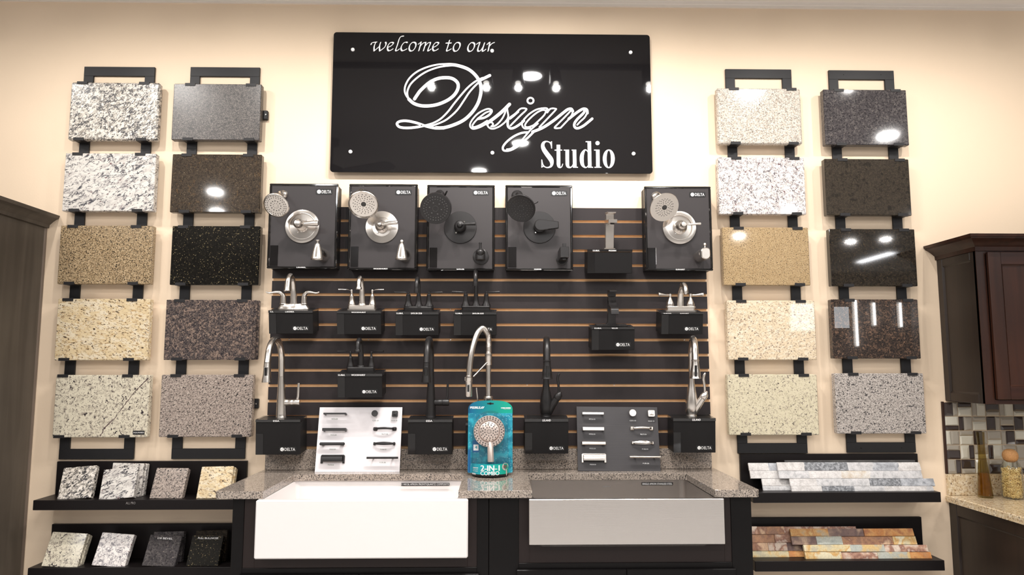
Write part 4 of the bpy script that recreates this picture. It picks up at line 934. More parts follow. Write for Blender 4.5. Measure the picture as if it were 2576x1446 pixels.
def essa(fr, mt, lab, btn):
    t = thing('kitchen_faucet', lab, 'faucet', fr.o, 'pull down kitchen faucets'); f = fr
    MB().lathe([(.0255, 0), (.0255, .004), (.0245, .006), (.0243, .02), (.0215, .09), (.0165, .17), (.0152, .200)], f, 'z', 30).build('body', mt, t)
    r_, H = .108, .385
    pts = [tuple(f(0, 0, .2005)), tuple(f(0, 0, H - r_))] + [tuple(f(0, r_ - r_ * math.cos(q), H - r_ + r_ * math.sin(q))) for q in [PI * .93 * k / 16 for k in range(1, 17)]]
    e = Vector(pts[-1]); pts.append(tuple(e + (f(0, .006, -.018) - f.o)))
    MB().tube(pts, [.0149] * 3 + [.0149] * (len(pts) - 3), seg=22).build('spout', mt, t)
    d = (f(0, .10, -1) - f.o).normalized(); hf = nrm_frame(Vector(pts[-1]), d)
    sp = MB().lathe([(.0140, -.001), (.0152, 0), (.0158, .01), (.0178, .05), (.0222, .085), (.0222, .088), (.019, .088), (.018, .086), (0, .086)], hf, 'z', 30).build('spray_head', mt, t)
    bf = Fr(hf(0, 0, .036), (1, 0, 0), -Vector(f.y) * -1, f.z)
    MB().prism(rrect(-.0085, -.026, .0085, .022, .006, 4), .0135, .0195, Fr(hf(0, 0, .036), f.x, f.y, f.z), c=.001).build('button_bezel', M['chrome'] if mt != M['blackmetal'] else M['blackmetal'], sp)
    MB().prism(rrect(-.0055, -.020, .0055, .017, .003, 3), .0150, .0215, Fr(hf(0, 0, .036), f.x, f.y, f.z), c=.001).build('button', M['gloss'], sp)
    g_ = f.sub(0, 0, .073)
    MB().lathe([(.012, .012), (.0165, .022), (.0165, .056), (.0158, .057), (.0158, .058), (.0168, .059), (.0168, .086), (.0155, .089), (0, .089)], g_, 'x', 26).build('valve_body', mt, t)
    MB().tube([tuple(g_(.076, 0, .012)), tuple(g_(.080, 0, .03)), tuple(g_(.0815, -.002, .075)), tuple(g_(.0825, -.003, .094))], [.0062, .0058, .0058, .0056], seg=14, flat=(.55, tuple(f.y))).build('handle', mt, t)

def leland(fr, mt, lab, yaw=0.0):
    q_ = math.radians(yaw); fr = Fr(fr.o, fr.x * math.cos(q_) + fr.y * math.sin(q_), fr.y * math.cos(q_) - fr.x * math.sin(q_), fr.z)
    t = thing('kitchen_faucet', lab, 'faucet', fr.o, 'pull down kitchen faucets'); f = fr
    MB().lathe([(.0265, 0), (.0265, .004), (.0245, .006), (.0245, .014), (.0275, .018), (.0305, .045), (.0300, .07), (.026, .10), (.019, .135), (.0145, .165), (.0132, .19)], f, 'z', 32).build('body', mt, t)
    r_, H = .098, .385
    pts = [tuple(f(0, 0, .188)), tuple(f(0, 0, H - r_))] + [tuple(f(0, r_ - r_ * math.cos(q), H - r_ + r_ * math.sin(q))) for q in [PI * .95 * k / 16 for k in range(1, 17)]]
    e = Vector(pts[-1]); pts.append(tuple(e + (f(0, .003, -.012) - f.o)))
    MB().tube(pts, [.0132, .0148] + [.0152] * (len(pts) - 2), seg=22).build('spout', mt, t)
    d = (f(0, .06, -1) - f.o).normalized(); hf = nrm_frame(Vector(pts[-1]), d)
    sp = MB().lathe([(.0155, -.002), (.0178, 0), (.0178, .004), (.0160, .006), (.0175, .025), (.0220, .05), (.0235, .062), (.0230, .072), (.0255, .080), (.0262, .084), (.0235, .085), (.022, .083), (0, .083)], hf, 'z', 32).build('spray_head', mt, t)
    MB().box((-.0058, .014, -.030), (.0058, .0275, .022), Fr(hf(0, 0, .044), f.x, f.y, f.z), c=.0015).build('button', M['gloss'], sp)
    MB().tube([tuple(f(.010, .0, .020)), tuple(f(.026, .004, .050)), tuple(f(.052, .010, .092))], [.020, .0195, .0165], seg=22).build('valve_arm', mt, t)
    vb = f(.058, .011, .101); vf = nrm_frame(vb, (f(.55, .1, .83) - f.o))
    MB().lathe([(.0165, -.014), (.0178, -.012), (.0185, -.006), (.0185, 0), (.0165, .012), (.010, .02), (.006, .024), (.0055, .028), (0, .028)], vf, 'z', 28).build('valve_cap', mt, t)
    MB().tube(spl([tuple(f(.060, .012, .118)), tuple(f(.062, .012, .135)), tuple(f(.059, .012, .165)), tuple(f(.056, .012, .188)), tuple(f(.060, .012, .206)), tuple(f(.066, .012, .214))], 6), [.0052, .0056, .0062, .0066, .0062, .0045], seg=14).build('handle', mt, t)

def spring_faucet(fr, mt, lab):
    t = thing('kitchen_faucet', lab, 'faucet', fr.o); f = fr
    MB().lathe([(.0225, 0), (.0225, .120), (.020, .123), (.0135, .124), (.0130, .126), (.0130, .320)], f, 'z', 30).build('post', mt, t)
    MB().lathe([(.0135, .273), (.0168, .274), (.0172, .276), (.0172, .298), (.0180, .300), (.0180, .322), (.0195, .324), (.0195, .329), (.0125, .330)], f, 'z', 28).build('collar', mt, t)
    q = spl([tuple(f(0, 0, .322)), tuple(f(.001, .002, .37)), tuple(f(-.003, .010, .42)), tuple(f(-.026, .030, .452)), tuple(f(-.052, .052, .430)), tuple(f(-.074, .070, .365)), tuple(f(-.086, .080, .295)), tuple(f(-.091, .084, .225))], 24)
    hose = MB(); hose.tube(q, [.0142 + .00035 * (1 if i % 2 else -1) for i in range(len(q))], seg=16); hose.build('hose', mt, t)
    e = f(-.091, .084, .222); ef = Fr(e, f.x, f.y, f.z)
    sp = MB().lathe([(.0165, .0), (.0175, .002), (.0175, -.018), (.0165, -.020), (.0160, -.022), (.0163, -.088), (.0150, -.090), (0, -.089)], ef, 'z', 28).build('spray_head', mt, t)
    MB().prism(rrect(-.0075, -.022, .0075, .018, .004, 4), .0135, .0175, ef.sub(-.002, 0, -.048), c=.001).build('button_bezel', M['chrome'], sp)
    MB().prism(rrect(-.0048, -.018, .0048, .014, .002, 3), .0145, .0185, ef.sub(-.002, 0, -.048), c=.001).build('button', M['gloss'], sp)
    MB().tube([tuple(f(-.004, .012, .287)), tuple(f(-.010, .018, .284)), tuple(f(-.071, .078, .224))], [.0045, .0042, .0042], seg=12).build('support_arm', mt, t)
    MB().box((-.020, -.004, -.016), (-.0165, .004, .002), ef, c=.001).build('clip', mt, t)
    g_ = f.sub(0, 0, .080)
    MB().lathe([(.012, -.012), (.012, -.034), (.0110, -.035), (.0110, -.037), (.0150, -.038), (.0150, -.060), (.013, -.062), (0, -.062)], g_, 'x', 24).build('valve_body', mt, t)
    MB().tube([tuple(g_(-.050, 0, .012)), tuple(g_(-.052, 0, .03)), tuple(g_(-.058, .002, .084))], [.0038, .0036, .0034], seg=12).build('handle', mt, t)

NK, BK = M['nickel'], M['blackmetal']
fr, h, d = block('A1', 678, 788.3, 779.8, 786.6, 839.4, 11, [('S.S.', 684, 692), ('LAHARA', 721.5, 743.5)], (738.5, 775, 821.5, 829.5), 'black display block under the curved nickel LAHARA faucet')
bath_faucet(fr.sub(at(739.6, 779, -.11).x - fr.o.x, -d * .52, h), 'lahara', NK, 'nickel bathroom faucet with two swan shaped levers on the LAHARA block')
fr, h, d = block('A2', 848.7, 959.3, 781.5, 787.8, 841, 11, [('WOODHURST', 886.5, 922.5)], (910, 946, 822, 829.7), 'black display block under the nickel WOODHURST faucet')
bath_faucet(fr.sub(at(911.5, 779, -.11).x - fr.o.x, -d * .52, h), 'wood', NK, 'nickel bathroom faucet with flared handles and straight levers on the upper WOODHURST block')
fr, h, d = block('A3', 995.5, 1103.5, 783.8, 790.8, 843.2, 10.5, [('S.S./BLK.', 999, 1016), ('SAYLOR-2536', 1035, 1063)], (1056, 1091.5, 824, 831.5), 'black display block lettered SAYLOR-2536')
bath_faucet(fr.sub(at(1053.5, 779, -.11).x - fr.o.x, -d * .52, h), 'saylor', BK, 'shorter black bathroom faucet with rod levers on the SAYLOR-2536 block')
fr, h, d = block('A4', 1141.5, 1249, 784.3, 790.8, 843.2, 10.5, [('S.S./BLK.', 1146.5, 1164), ('SAYLOR-2535', 1189, 1217)], (1203, 1237.5, 824, 831.5), 'black display block lettered SAYLOR-2535, behind the spring hose faucet')
bath_faucet(fr.sub(at(1197.5, 779, -.11).x - fr.o.x, -d * .52, h), 'saylor2', BK, 'taller black bathroom faucet with rod levers on the SAYLOR-2535 block')
fr, h, d = block('A6', 1662.4, 1767, 784.8, 789.8, 840.6, 11, [('B.NICKEL', 1667, 1686.5), ('ELMHURST', 1708, 1730)], (1722, 1756, 823, 830.5), 'black display block under the nickel ELMHURST faucet at the right')
bath_faucet(fr.sub(at(1710.5, 779, -.11).x - fr.o.x, -d * .52, h), 'elm', NK, 'nickel bathroom faucet with bell handles and bulbous levers on the ELMHURST block')
fr, h, d = block('B2', 850, 962, 938.5, 946, 999.8, 9, [('S.S./BLK.', 853, 870.5), ('WOODHURST', 886, 921)], (912, 947.5, 981, 988.5), 'black display block under the black WOODHURST faucet')
bath_faucet(fr.sub(at(908, 934, -.11).x - fr.o.x, -d * .52, h), 'wood', BK, 'black bathroom faucet with flared handles on the lower WOODHURST block')
fr, h, d = block('modern', 1477, 1589.3, 627, 633.3, 687.4, 9, [('S.S./BLK.', 1490, 1507), ('MODERN', 1530, 1548)], None, 'black display block lettered MODERN without a logo, under the square nickel faucet')
f = fr.sub(at(1532, 626, -.11).x - fr.o.x, -d * .5, h)
t = thing('bathroom_faucet', 'square nickel single lever faucet on the MODERN block', 'faucet', f.o, 'single hole bathroom faucets')
MB().box((-.028, -.028, 0), (.028, .028, .006), f, c=.0015).build('base_plate', NK, t)
MB().box((-.0215, -.022, .006), (.0215, .022, .128), f, c=.002).build('post', NK, t)
MB().box((-.0215, -.022, .1285), (.0215, .115, .146), f, c=.0015).build('spout', NK, t)
MB().lathe([(.010, .1285), (.010, .122), (.008, .121), (0, .121)], f.sub(0, .098, 0), 'z', 18).build('aerator', M['gloss'], t)
hm = MB().box((-.020, -.020, .147), (.020, .020, .176), f, c=.0015); hm.box((-.020, -.020, .177), (.020, .085, .1835), f, c=.0012); hm.box((-.016, -.016, .1755), (.016, .016, .178), f)
hm.build('handle', NK, t)
fr, h, d = block('velum', 1487.6, 1595.3, 821.8, 828, 880.5, 9, [('S.S./BLK.', 1494, 1512), ('VELUM', 1537, 1552)], (1549.5, 1583.5, 862.5, 870.5), 'black display block lettered VELUM')
f = fr.sub(at(1537.5, 815, -.11).x - fr.o.x, -d * .5, h)
t = thing('bathroom_faucet', 'black waterfall single lever faucet on the VELUM block', 'faucet', f.o, 'single hole bathroom faucets')
MB().box((-.078, -.028, 0), (.078, .028, .007), f, c=.0015).build('deck_plate', BK, t)
o_ = [(-.026, .007), (-.0215, .013), (-.0185, .024), (-.0185, .145), (.0185, .145), (.0185, .024), (.0215, .013), (.026, .007)]
MB().prism(o_, -.018, .018, f, c=.001).build('post', BK, t)
q = spl([(.0, .118), (.022, .116), (.040, .104), (.06, .094), (.085, .092), (.100, .084), (.106, .066)], 6)
mb = MB(); th = .0095
for sgn in (0,):
    L_ = []
    for i, (y_, z_) in enumerate(q):
        p0, p1 = Vector(q[max(0, i - 1)]), Vector(q[min(len(q) - 1, i + 1)]); dd = (p1 - p0).normalized(); nn = Vector((-dd.y, dd.x)); L_.append((Vector((y_, z_)) + nn * th, Vector((y_, z_)) - nn * th * .4))
    ol = [(a.x, a.y) for a, b in L_] + [(b.x, b.y) for a, b in reversed(L_)]
    mb.prism(ol, -.0185, .0185, f, plane='yz')
mb.build('spout', BK, t)
hm = MB().box((-.0185, -.018, .147), (.0185, .018, .170), f, c=.001); hm.box((-.0185, -.018, .1705), (.0185, .060, .178), f, c=.0012); hm.build('handle', BK, t)

fr, h, d = block('C1', 644.4, 756.3, 1054.4, 1061.8, 1143.6, 5, [('ESSA', 690, 705.5)], (705.5, 743, 1125.5, 1134), 'black display block under the nickel ESSA kitchen faucet', True, True)
essa(fr.sub(at(708.5, 1049, -.10).x - fr.o.x, -d * .5, h), NK, 'tall nickel pull down kitchen faucet on the ESSA block at the far left', 1)
fr, h, d = block('C3', 1026.5, 1137.6, 1054, 1062, 1143, 5, [('ESSA', 1073, 1088.5)], (1088.5, 1125, 1125, 1133.5), 'black display block under the black ESSA kitchen faucet', True, True)
essa(fr.sub(at(1084, 1049, -.10).x - fr.o.x, -d * .5, h), BK, 'tall black pull down kitchen faucet on the ESSA block right of the white board', 1)
fr, h, d = block('C4', 1171.5, 1284, 1062, 1070, 1143, 5, [], None, 'black display block mostly hidden behind the teal shower package', False)
spring_faucet(fr.sub(at(1228.5, 1054, -.13).x - fr.o.x, -d * .22, h), NK, 'nickel kitchen faucet with a high spring hose behind the teal package')
fr, h, d = block('C5', 1320, 1429.5, 1052.4, 1060.8, 1141, 5, [('LELAND', 1364, 1385)], (1382, 1417.5, 1123, 1131), 'black display block under the black LELAND kitchen faucet', True, True)
leland(fr.sub(at(1373.5, 1049, -.10).x - fr.o.x, -d * .5, h), BK, 'black curvy kitchen faucet with hooked lever on the LELAND block between package and dark board', 2.5)
fr, h, d = block('C8', 1693, 1799, 1051, 1059.3, 1138.4, 5, [('LELAND', 1739, 1760)], (1754, 1789, 1122, 1130), 'black display block under the nickel LELAND kitchen faucet', True, True)
leland(fr.sub(at(1739, 1048, -.10).x - fr.o.x, -d * .5, h), NK, 'nickel curvy kitchen faucet with hooked lever on the LELAND block at the right', 10)

# ------------------------------------------------------------------ countertop, backsplash, sinks, cabinet
CT = at(665, 1180.2, 0).z; TH = .030
YFc = atz(1200, 1234, CT).y
xL, xR = (at(665, 1180.2, 0).x + atz(543.5, 1235.5, CT).x) / 2, (at(1793.4, 1176, 0).x + atz(1912.3, 1231, CT).x) / 2
YB2 = atz(1000, 1192, CT).y
c1a = (atz(661.4, 1233.8, CT).x + atz(746.6, 1192, CT).x) / 2; c1b = (atz(1156, 1233.8, CT).x + atz(1164.4, 1192, CT).x) / 2
c2a = (atz(1336, 1234, CT).x + atz(1330, 1192, CT).x) / 2; c2b = (atz(1799, 1232, CT).x + atz(1727.6, 1192, CT).x) / 2
ol = [(xL, -.0005), (xR, -.0005), (xR, YFc + .012), (xR - .012, YFc), (c2b, YFc), (c2b, YB2 - .02), (c2b - .02, YB2), (c2a + .02, YB2), (c2a, YB2 - .02), (c2a, YFc), (c1b, YFc), (c1b, YB2 - .02), (c1b - .02, YB2), (c1a + .02, YB2), (c1a, YB2 - .02), (c1a, YFc), (xL + .012, YFc), (xL, YFc + .012)]
o = MB().prism(ol, CT - TH, CT, W0, c=.0015, plane='xy').build('countertop', G['counter'])
tag(o, 'grey pink granite countertop with two open fronted sink cutouts', 'countertop')
bsx0, bsx1 = at(667, 1150, -.03).x, at(1790.5, 1150, -.03).x; bst = at(1240, 1129, -.03).z
o = MB().box((bsx0, -.031, CT + .0005), (bsx1, -.0008, bst), c=.002).build('backsplash', G['counter'])
tag(o, 'low granite backsplash strip behind the boards, under the slatwall', 'backsplash')

def basin(mb, x0, x1, y0, y1, zt, zb, r, rim, slope):
    """open basin: inner walls and floor, y0 front (towards room), y1 back"""
    n = 6
    def ring(k, z): return [(x, y, z) for x, y in rrect(x0 + k, y0 + k, x1 - k, y1 - k, max(r - k * .3, .004), n)]
    lv = [ring(0, zt), ring(slope * .5, zt - (zt - zb) * .5), ring(slope, zb + .02), ring(slope + .02, zb)]
    base = len(mb.v); m = len(lv[0])
    for q in lv: mb.v += [Vector(p) for p in q]
    for i in range(len(lv) - 1):
        for k in range(m): mb.f.append((base + i * m + k, base + i * m + (k + 1) % m, base + (i + 1) * m + (k + 1) % m, base + (i + 1) * m + k)); mb.m.append(mb.cur)
    mb.f.append(tuple(base + (len(lv) - 1) * m + k for k in range(m))); mb.m.append(mb.cur)
    return lv[0]
def sink(name, x0, x1, ap_y, zt, za, in0, in1, iny0, iny1, r, lab, mt, drain, slope, edge, lift=0):
    t = thing('apron_sink', lab, 'sink', ((x0 + x1) / 2, ap_y, za))
    mb = MB()
    basin(mb, in0, in1, iny0, iny1, zt - .001 if not lift else zt - .001, zt - .20, r, 0, slope)
    # top deck around the opening
    inner = rrect(in0, iny0, in1, iny1, r, 6); m = len(inner)
    outer = []
    for x, y in inner:
        cx_, cy_ = (x0 + x1) / 2, (ap_y + YB2 + .05) / 2
        u, v = x - (in0 + in1) / 2, y - (iny0 + iny1) / 2; ku = (in1 - in0) / 2; kv = (iny1 - iny0) / 2
        s_ = 1 / max(abs(u) / ku, abs(v) / kv)
        uu, vv = u * s_ / ku, v * s_ / kv
        outer.append(((x0 + x1) / 2 + uu * (x1 - x0) / 2, (ap_y + edge + YB2 + .04) / 2 + vv * (YB2 + .04 - ap_y - edge) / 2))
    for k in range(m):
        k2 = (k + 1) % m
        mb.poly([(inner[k][0], inner[k][1], zt - .001), (inner[k2][0], inner[k2][1], zt - .001), (outer[k2][0], outer[k2][1], zt - .0008), (outer[k][0], outer[k][1], zt - .0008)])
    mb.build('basin', mt, t, recalc=False)
    MB().box((x0, ap_y, za), (x1, ap_y + edge, zt), c=.005 if edge > .012 else .002).build('apron', mt, t)
    bx_ = MB()
    bx_.box((x0 + .006, ap_y + edge * .9, za + .012), (x0 + .009, YB2 + .03, zt - .004)); bx_.box((x1 - .009, ap_y + edge * .9, za + .012), (x1 - .006, YB2 + .03, zt - .004)); bx_.box((x0 + .006, ap_y + edge * .9, za + .012), (x1 - .006, YB2 + .03, za + .015))
    bx_.build('outer_shell', mt, t)
    MB().lathe([(.0, .004), (.02, .003), (.045, .004), (.05, .001), (.05, -.004)], Fr(((in0 + in1) / 2, (iny0 + iny1) / 2, zt - .2), (1, 0, 0), (0, 1, 0), (0, 0, 1)), 'z', 24).build('drain', M['chrome'], t)
    return t
A1y = YFc - .028
wz0 = at(900, 1405.5, A1y).z; wx0, wx1 = at(640.5, 1330, A1y).x, at(1177, 1330, A1y).x; zt_ = CT - TH - .0008
t = sink('w', wx0, wx1, A1y, zt_, wz0, c1a + .003, c1b - .003, A1y + .033, YB2 + .012, .022, 'white composite apron front farmhouse sink in the left cutout', M['composite'], True, .02, .032)
p0, p1 = at(1010, 1220.5, YB2 + .006), at(1131, 1214, YB2 + .006)
lb = MB().box((p0.x, YB2 - .0025, p0.z - .001), (p1.x, YB2 - .0015, p1.z + .001)).build('name_label', M['tape'], t)
put_text(MB(), '1148126 APRON FRONT/QUARTZ COMPOSITE', W0, p0.x + .003, p0.z + .0015, p1.x - .003, p1.z - .0015, YB2 - .0032).build('lettering', M['white'], lb)
sz_a = at(1580, 1370, A1y).z; s_x0, s_x1 = at(1331, 1310, A1y).x, at(1823.5, 1310, A1y).x
t = sink('s', s_x0, s_x1, A1y, zt_, sz_a, c2a + .004, c2b - .004, A1y + .028, YB2 + .010, .028, 'stainless steel apron front sink in the right cutout', M['steel'], True, .004, .010)
p0, p1 = at(1615, 1220.5, YB2), at(1693.5, 1214, YB2)
lb = MB().box((p0.x, YB2 + .0062, p0.z - .001), (p1.x, YB2 + .0072, p1.z + .001)).build('name_label', M['tape'], t)
put_text(MB(), 'SINGLE APRON STAINLESS STEEL', W0, p0.x + .003, p0.z + .0015, p1.x - .003, p1.z - .0015, YB2 + .0058).build('lettering', M['white'], lb)
p0, p1 = at(1517, 1226, YB2), at(1536.5, 1222.6, YB2)
put_text(MB(), 'AMERISINK', W0, p0.x, p0.z, p1.x, p1.z, YB2 + .0062).build('lettering', M['hair'], t)

YC = YFc + .035            # cabinet front plane
t = thing('sink_cabinet', 'black base cabinet carrying the two sinks and the granite top', 'cabinet', (0, YC, 0))
cx0, cx1 = at(583, 1350, YC).x, at(1892, 1340, YC).x
zc_ = CT - TH - .0006
zr1 = at(900, 1428, YC).z; zr2 = at(1580, 1415, YC).z
fx = lambda px: at(px, 1340, YC).x
mb = MB()
mb.box((cx0 + .018, YC + .02, .09), (cx0 + .036, -.02, zc_)).box((cx1 - .036, YC + .02, .09), (cx1 - .018, -.02, zc_)); mb.box((cx0 + .018, YC + .02, .09), (cx1 - .018, -.02, .11)); mb.box((cx0 + .02, -.02, .09), (cx1 - .02, -.014, zc_))
mb.build('carcass', M['cab'], t)
for x in (cx0, cx1): MB().box((min(x, x + (.018 if x < 0 else -.018)), YC + .019, .0), (max(x, x + (.018 if x < 0 else -.018)), -.02, zc_)).build('side_panel', M['cab'], t)
for a, b in ((583, 612), (1200, 1229), (1230, 1305), (1840, 1892)): MB().box((fx(a), YC, .09), (fx(b), YC + .0195, zc_), c=.001).build('stile', M['cab'], t)
for a, b, zl, in0, in1, zz in ((612, 1200, zr1, 641.5, 1176, wz0), (1305, 1840, zr2, 1332, 1822, sz_a)):
    mb = MB(); zf = zl
    mb.box((fx(a), YC + .004, zf), (fx(in0), YC + .0195, zc_), c=.0005); mb.box((fx(in1), YC + .004, zf), (fx(b), YC + .0195, zc_), c=.0005); mb.box((fx(in0), YC + .004, zf), (fx(in1), YC + .0195, zz), c=.0005)
    mb.build('sink_panel', M['filler'], t)
    MB().box((fx(a), YC, zf - .035), (fx(b), YC + .0195, zf), c=.001).build('rail', M['cab'], t)
    n = 2; w_ = (fx(b) - fx(a)) / n
    for k in range(n):
        d = MB().box((fx(a) - .01 + k * (w_ + .01), YC - .019, .11), (fx(a) + (k + 1) * w_ + k * .01 , YC - .0002, zf - .022), c=.003).build('door', M['cab'], t)
        kx = fx(a) + w_ + (-.05 if k == 0 else .05)
        MB().lathe([(.006, 0), (.006, .012), (.014, .02), (.013, .027), (0, .03)], Fr((kx, YC - .019, .5)), 'y', 16).build('knob', NK, d)
MB().box((cx0 + .02, YC + .06, 0), (cx1 - .02, YC + .075, .09)).build('toe_kick', M['cab'], t)

# ------------------------------------------------------------------ hardware boards with pulls
def board_frame(bpx, bpy, bZ, tpx, tpy, Yt):
    b = atz(bpx, bpy, bZ); return b
def pull(fr, kind, x0, x1, z0, z1, mt, lab, grp):
    """box of the pull on the board: x0..x1, z0..z1 in board coordinates"""
    cx, cz = (x0 + x1) / 2, (z0 + z1) / 2; H = z1 - z0; L_ = x1 - x0
    nm = 'knob_sample' if kind.startswith('knob') else 'cabinet_pull'
    o_ = fr(cx, 0, cz); t = thing(nm, lab, 'knob' if nm == 'knob_sample' else 'cabinet pull', o_, grp)
    g = fr.sub(cx, 0, cz); a = L_ / 2; so = .030
    if kind == 'square':
        MB().box((-a, so - .008, -H / 2), (a, so, H / 2), g, c=.0008).build('bar', mt, t)
        for s in (-1, 1): MB().box((s * a - (.009 if s > 0 else 0), 0, -H / 2), (s * a + (.009 if s < 0 else 0), so - .0078, H / 2), g, c=.0006).build('post', mt, t)
    elif kind == 'thick':
        MB().box((-a, so - .012, -H / 2), (a, so - .002, H / 2), g, c=.0035).build('bar', mt, t)
        for s in (-1, 1): MB().box((s * a * .78 - .007, 0, -H * .4), (s * a * .78 + .007, so - .0118, H * .4), g, c=.001).build('post', mt, t)
    elif kind == 'cup':
        b = MB(); ol = [(-a, -H / 2), (-a, H / 2 - .005), (-a + .005, H / 2), (a - .005, H / 2), (a, H / 2 - .005), (a, -H / 2), (a - .010, -H / 2), (a - .010, -H * .28), (-a + .010, -H * .28), (-a + .010, -H / 2)]
        b.prism(ol, 0, .006, g, c=.001); b.build('back_frame', mt, t)
        b = MB(); n = 8; pr = [(.0055, H * .40), (.018, H * .38), (.024, H * .22), (.025, -.0), (.024, -H * .30), (.021, -H * .30), (.0215, 0), (.0205, H * .2), (.016, H * .33), (.0055, H * .34)]
        b.prism(pr, -a + .009, a - .009, g, plane='yz'); b.build('cup', mt, t)
    elif kind == 'knob_round':
        MB().lathe([(.007, 0), (.006, .012), (.010, .016), (a, .022), (a, .027), (a * .93, .029), (0, .0285)], g, 'y', 36).build('head', mt, t)
    elif kind == 'knob_square':
        b = MB(); b.lathe([(.007, 0), (.006, .014), (.009, .016)], g, 'y', 20)
        q = rrect(-a, -H / 2, a, H / 2, a * .35, 4); q2 = rrect(-a * .72, -H * .36, a * .72, H * .36, a * .2, 4)
        b.prism(q, .014, .022, g, c=.001); n = len(q); bs = len(b.v)
        b.v += [g(p[0] * .95, .022, p[1] * .95) for p in q] + [g(p[0] * .85, .0205, p[1] * .85) for p in q]; b.v.append(g(0, .0275, 0))
        for k in range(n):
            k2 = (k + 1) % n; b.f.append((bs + k, bs + k2, bs + n + k2, bs + n + k)); b.f.append((bs + n + k, bs + n + k2, bs + 2 * n)); b.m += [0, 0]
        b.build('head', mt, t)
    elif kind == 'arch':
        pts = spl([tuple(g(-a + .012, .012, 0)), tuple(g(-a * .6, .022, .0)), tuple(g(0, .028, .001)), tuple(g(a * .6, .022, 0)), tuple(g(a - .012, .012, 0))], 6)
        MB().tube(pts, [.0048, .0052, .0056, .0052, .0048], seg=12, flat=(.6, tuple(g.y))).build('bar', mt, t)
        for s in (-1, 1):
            b = MB().prism(rrect(s * (a - .0105) - .0105, -H / 2, s * (a - .0105) + .0105, H / 2, .0045, 4), 0, .009, g, c=.003); b.prism(rrect(s * (a - .0115) - .006, -.005, s * (a - .0115) + .006, .005, .003, 3), .009, .017, g, c=.001); b.build('foot', mt, t)
    elif kind == 'lens':
        b = MB(); n = 15; base = len(b.v)
        for i in range(n):
            u = -1 + 2 * i / (n - 1); ww = .0045 + (H * .52 - .0045) * (1 - abs(u) ** 1.7); yy = .013 + .012 * (1 - u * u)
            for d_, z_ in ((0, ww), (-.004, ww * .9), (-.004, -ww * .9), (0, -ww), (.0022, 0)): b.v.append(g(u * (a - .006), yy + d_, z_))
        for i in range(n - 1):
            for k in range(5): b.f.append((base + i * 5 + k, base + i * 5 + (k + 1) % 5, base + (i + 1) * 5 + (k + 1) % 5, base + (i + 1) * 5 + k)); b.m.append(0)
        b.f.append(tuple(base + k for k in range(5))); b.f.append(tuple(base + (n - 1) * 5 + k for k in range(5))); b.m += [0, 0]
        b.build('bar', mt, t)
        for s in (-1, 1): MB().box((s * (a - .0055) - .0055, 0, -.007), (s * (a - .0055) + .0055, .014, .007), g, c=.002).build('foot', mt, t)
    elif kind == 'rod':
        MB().tube([tuple(g(-a, so, 0)), tuple(g(a, so, 0))], H / 2, seg=18).build('bar', mt, t)
        for s in (-1, 1): MB().tube([tuple(g(s * a * .62, 0, 0)), tuple(g(s * a * .62, so, 0))], .0035, seg=12).build('post', mt, t)
    return t
def hw_board(lab, off, S, TLp, TRp, BLp, BRp, mt, edge, items, stick, dark, grp, col):
    Yb, Yt = -.102, -.038
    B0 = (atz(*BLp, CT) + atz(*BRp, CT)) / 2
    bl, br = at(*BLp, Yb), at(*BRp, Yb); tl, tr = at(*TLp, Yt), at(*TRp, Yt)
    z0 = CT + .0006
    w_ = ((br.x - bl.x) + (tr.x - tl.x)) / 2; cxb, cxt = (bl.x + br.x) / 2, (tl.x + tr.x) / 2
    up = Vector((cxt - cxb, Yt - Yb, (tl.z + tr.z) / 2 - z0)); hgt = up.length; up.normalize()
    ex = Vector((1, 0, -up.x / up.z)).normalized(); ey = ex.cross(up) * 1.0
    if ey.y > 0: ey = -ey
    fr = Fr((cxb, Yb, z0), ex, ey, up)
    t = thing('hardware_board', lab, 'display board', fr.o, 'hardware sample boards')
    MB().box((-w_ / 2, -.0125, 0), (w_ / 2, -.0008, hgt), fr).build('board_core', edge, t)
    MB().box((-w_ / 2, -.0008, 0), (w_ / 2, 0, hgt), fr).build('face_sheet', mt, t)
    def on(x, y, e=0.0):
        d = _ray(off[0] + x / S, off[1] + y / S); o = fr(0, e, 0); k = (o - CAM).dot(ey) / d.dot(ey); p = CAM + d * k - fr.o
        return p.dot(ex), p.dot(up)
    for kind, x0, y0, x1, y1, wd in items:
        e = {'cup': .012, 'arch': .012, 'lens': .018}.get(kind, .026)
        a, b = on(x0, y1, e), on(x1, y0, e)
        pull(fr, kind, a[0], b[0], a[1], b[1], BK if not dark else NK, wd, grp)
    for txt, x, y in stick:
        a, b = on(x - 62, y + 14), on(x + 62, y - 12)
        s = MB().box((a[0] - .002, .0001, a[1] - .0015), (b[0] + .002, .0004, b[1] + .0015), fr).build('sticker', M['paper'] if not dark else M['tape'], t)
        put_text(MB(), txt, fr, a[0], a[1], b[0], b[1], .0008).build('lettering', M['ink'] if not dark else M['white'], s, recalc=False)
Wp = 'on the white board'; Dp = 'on the dark board'
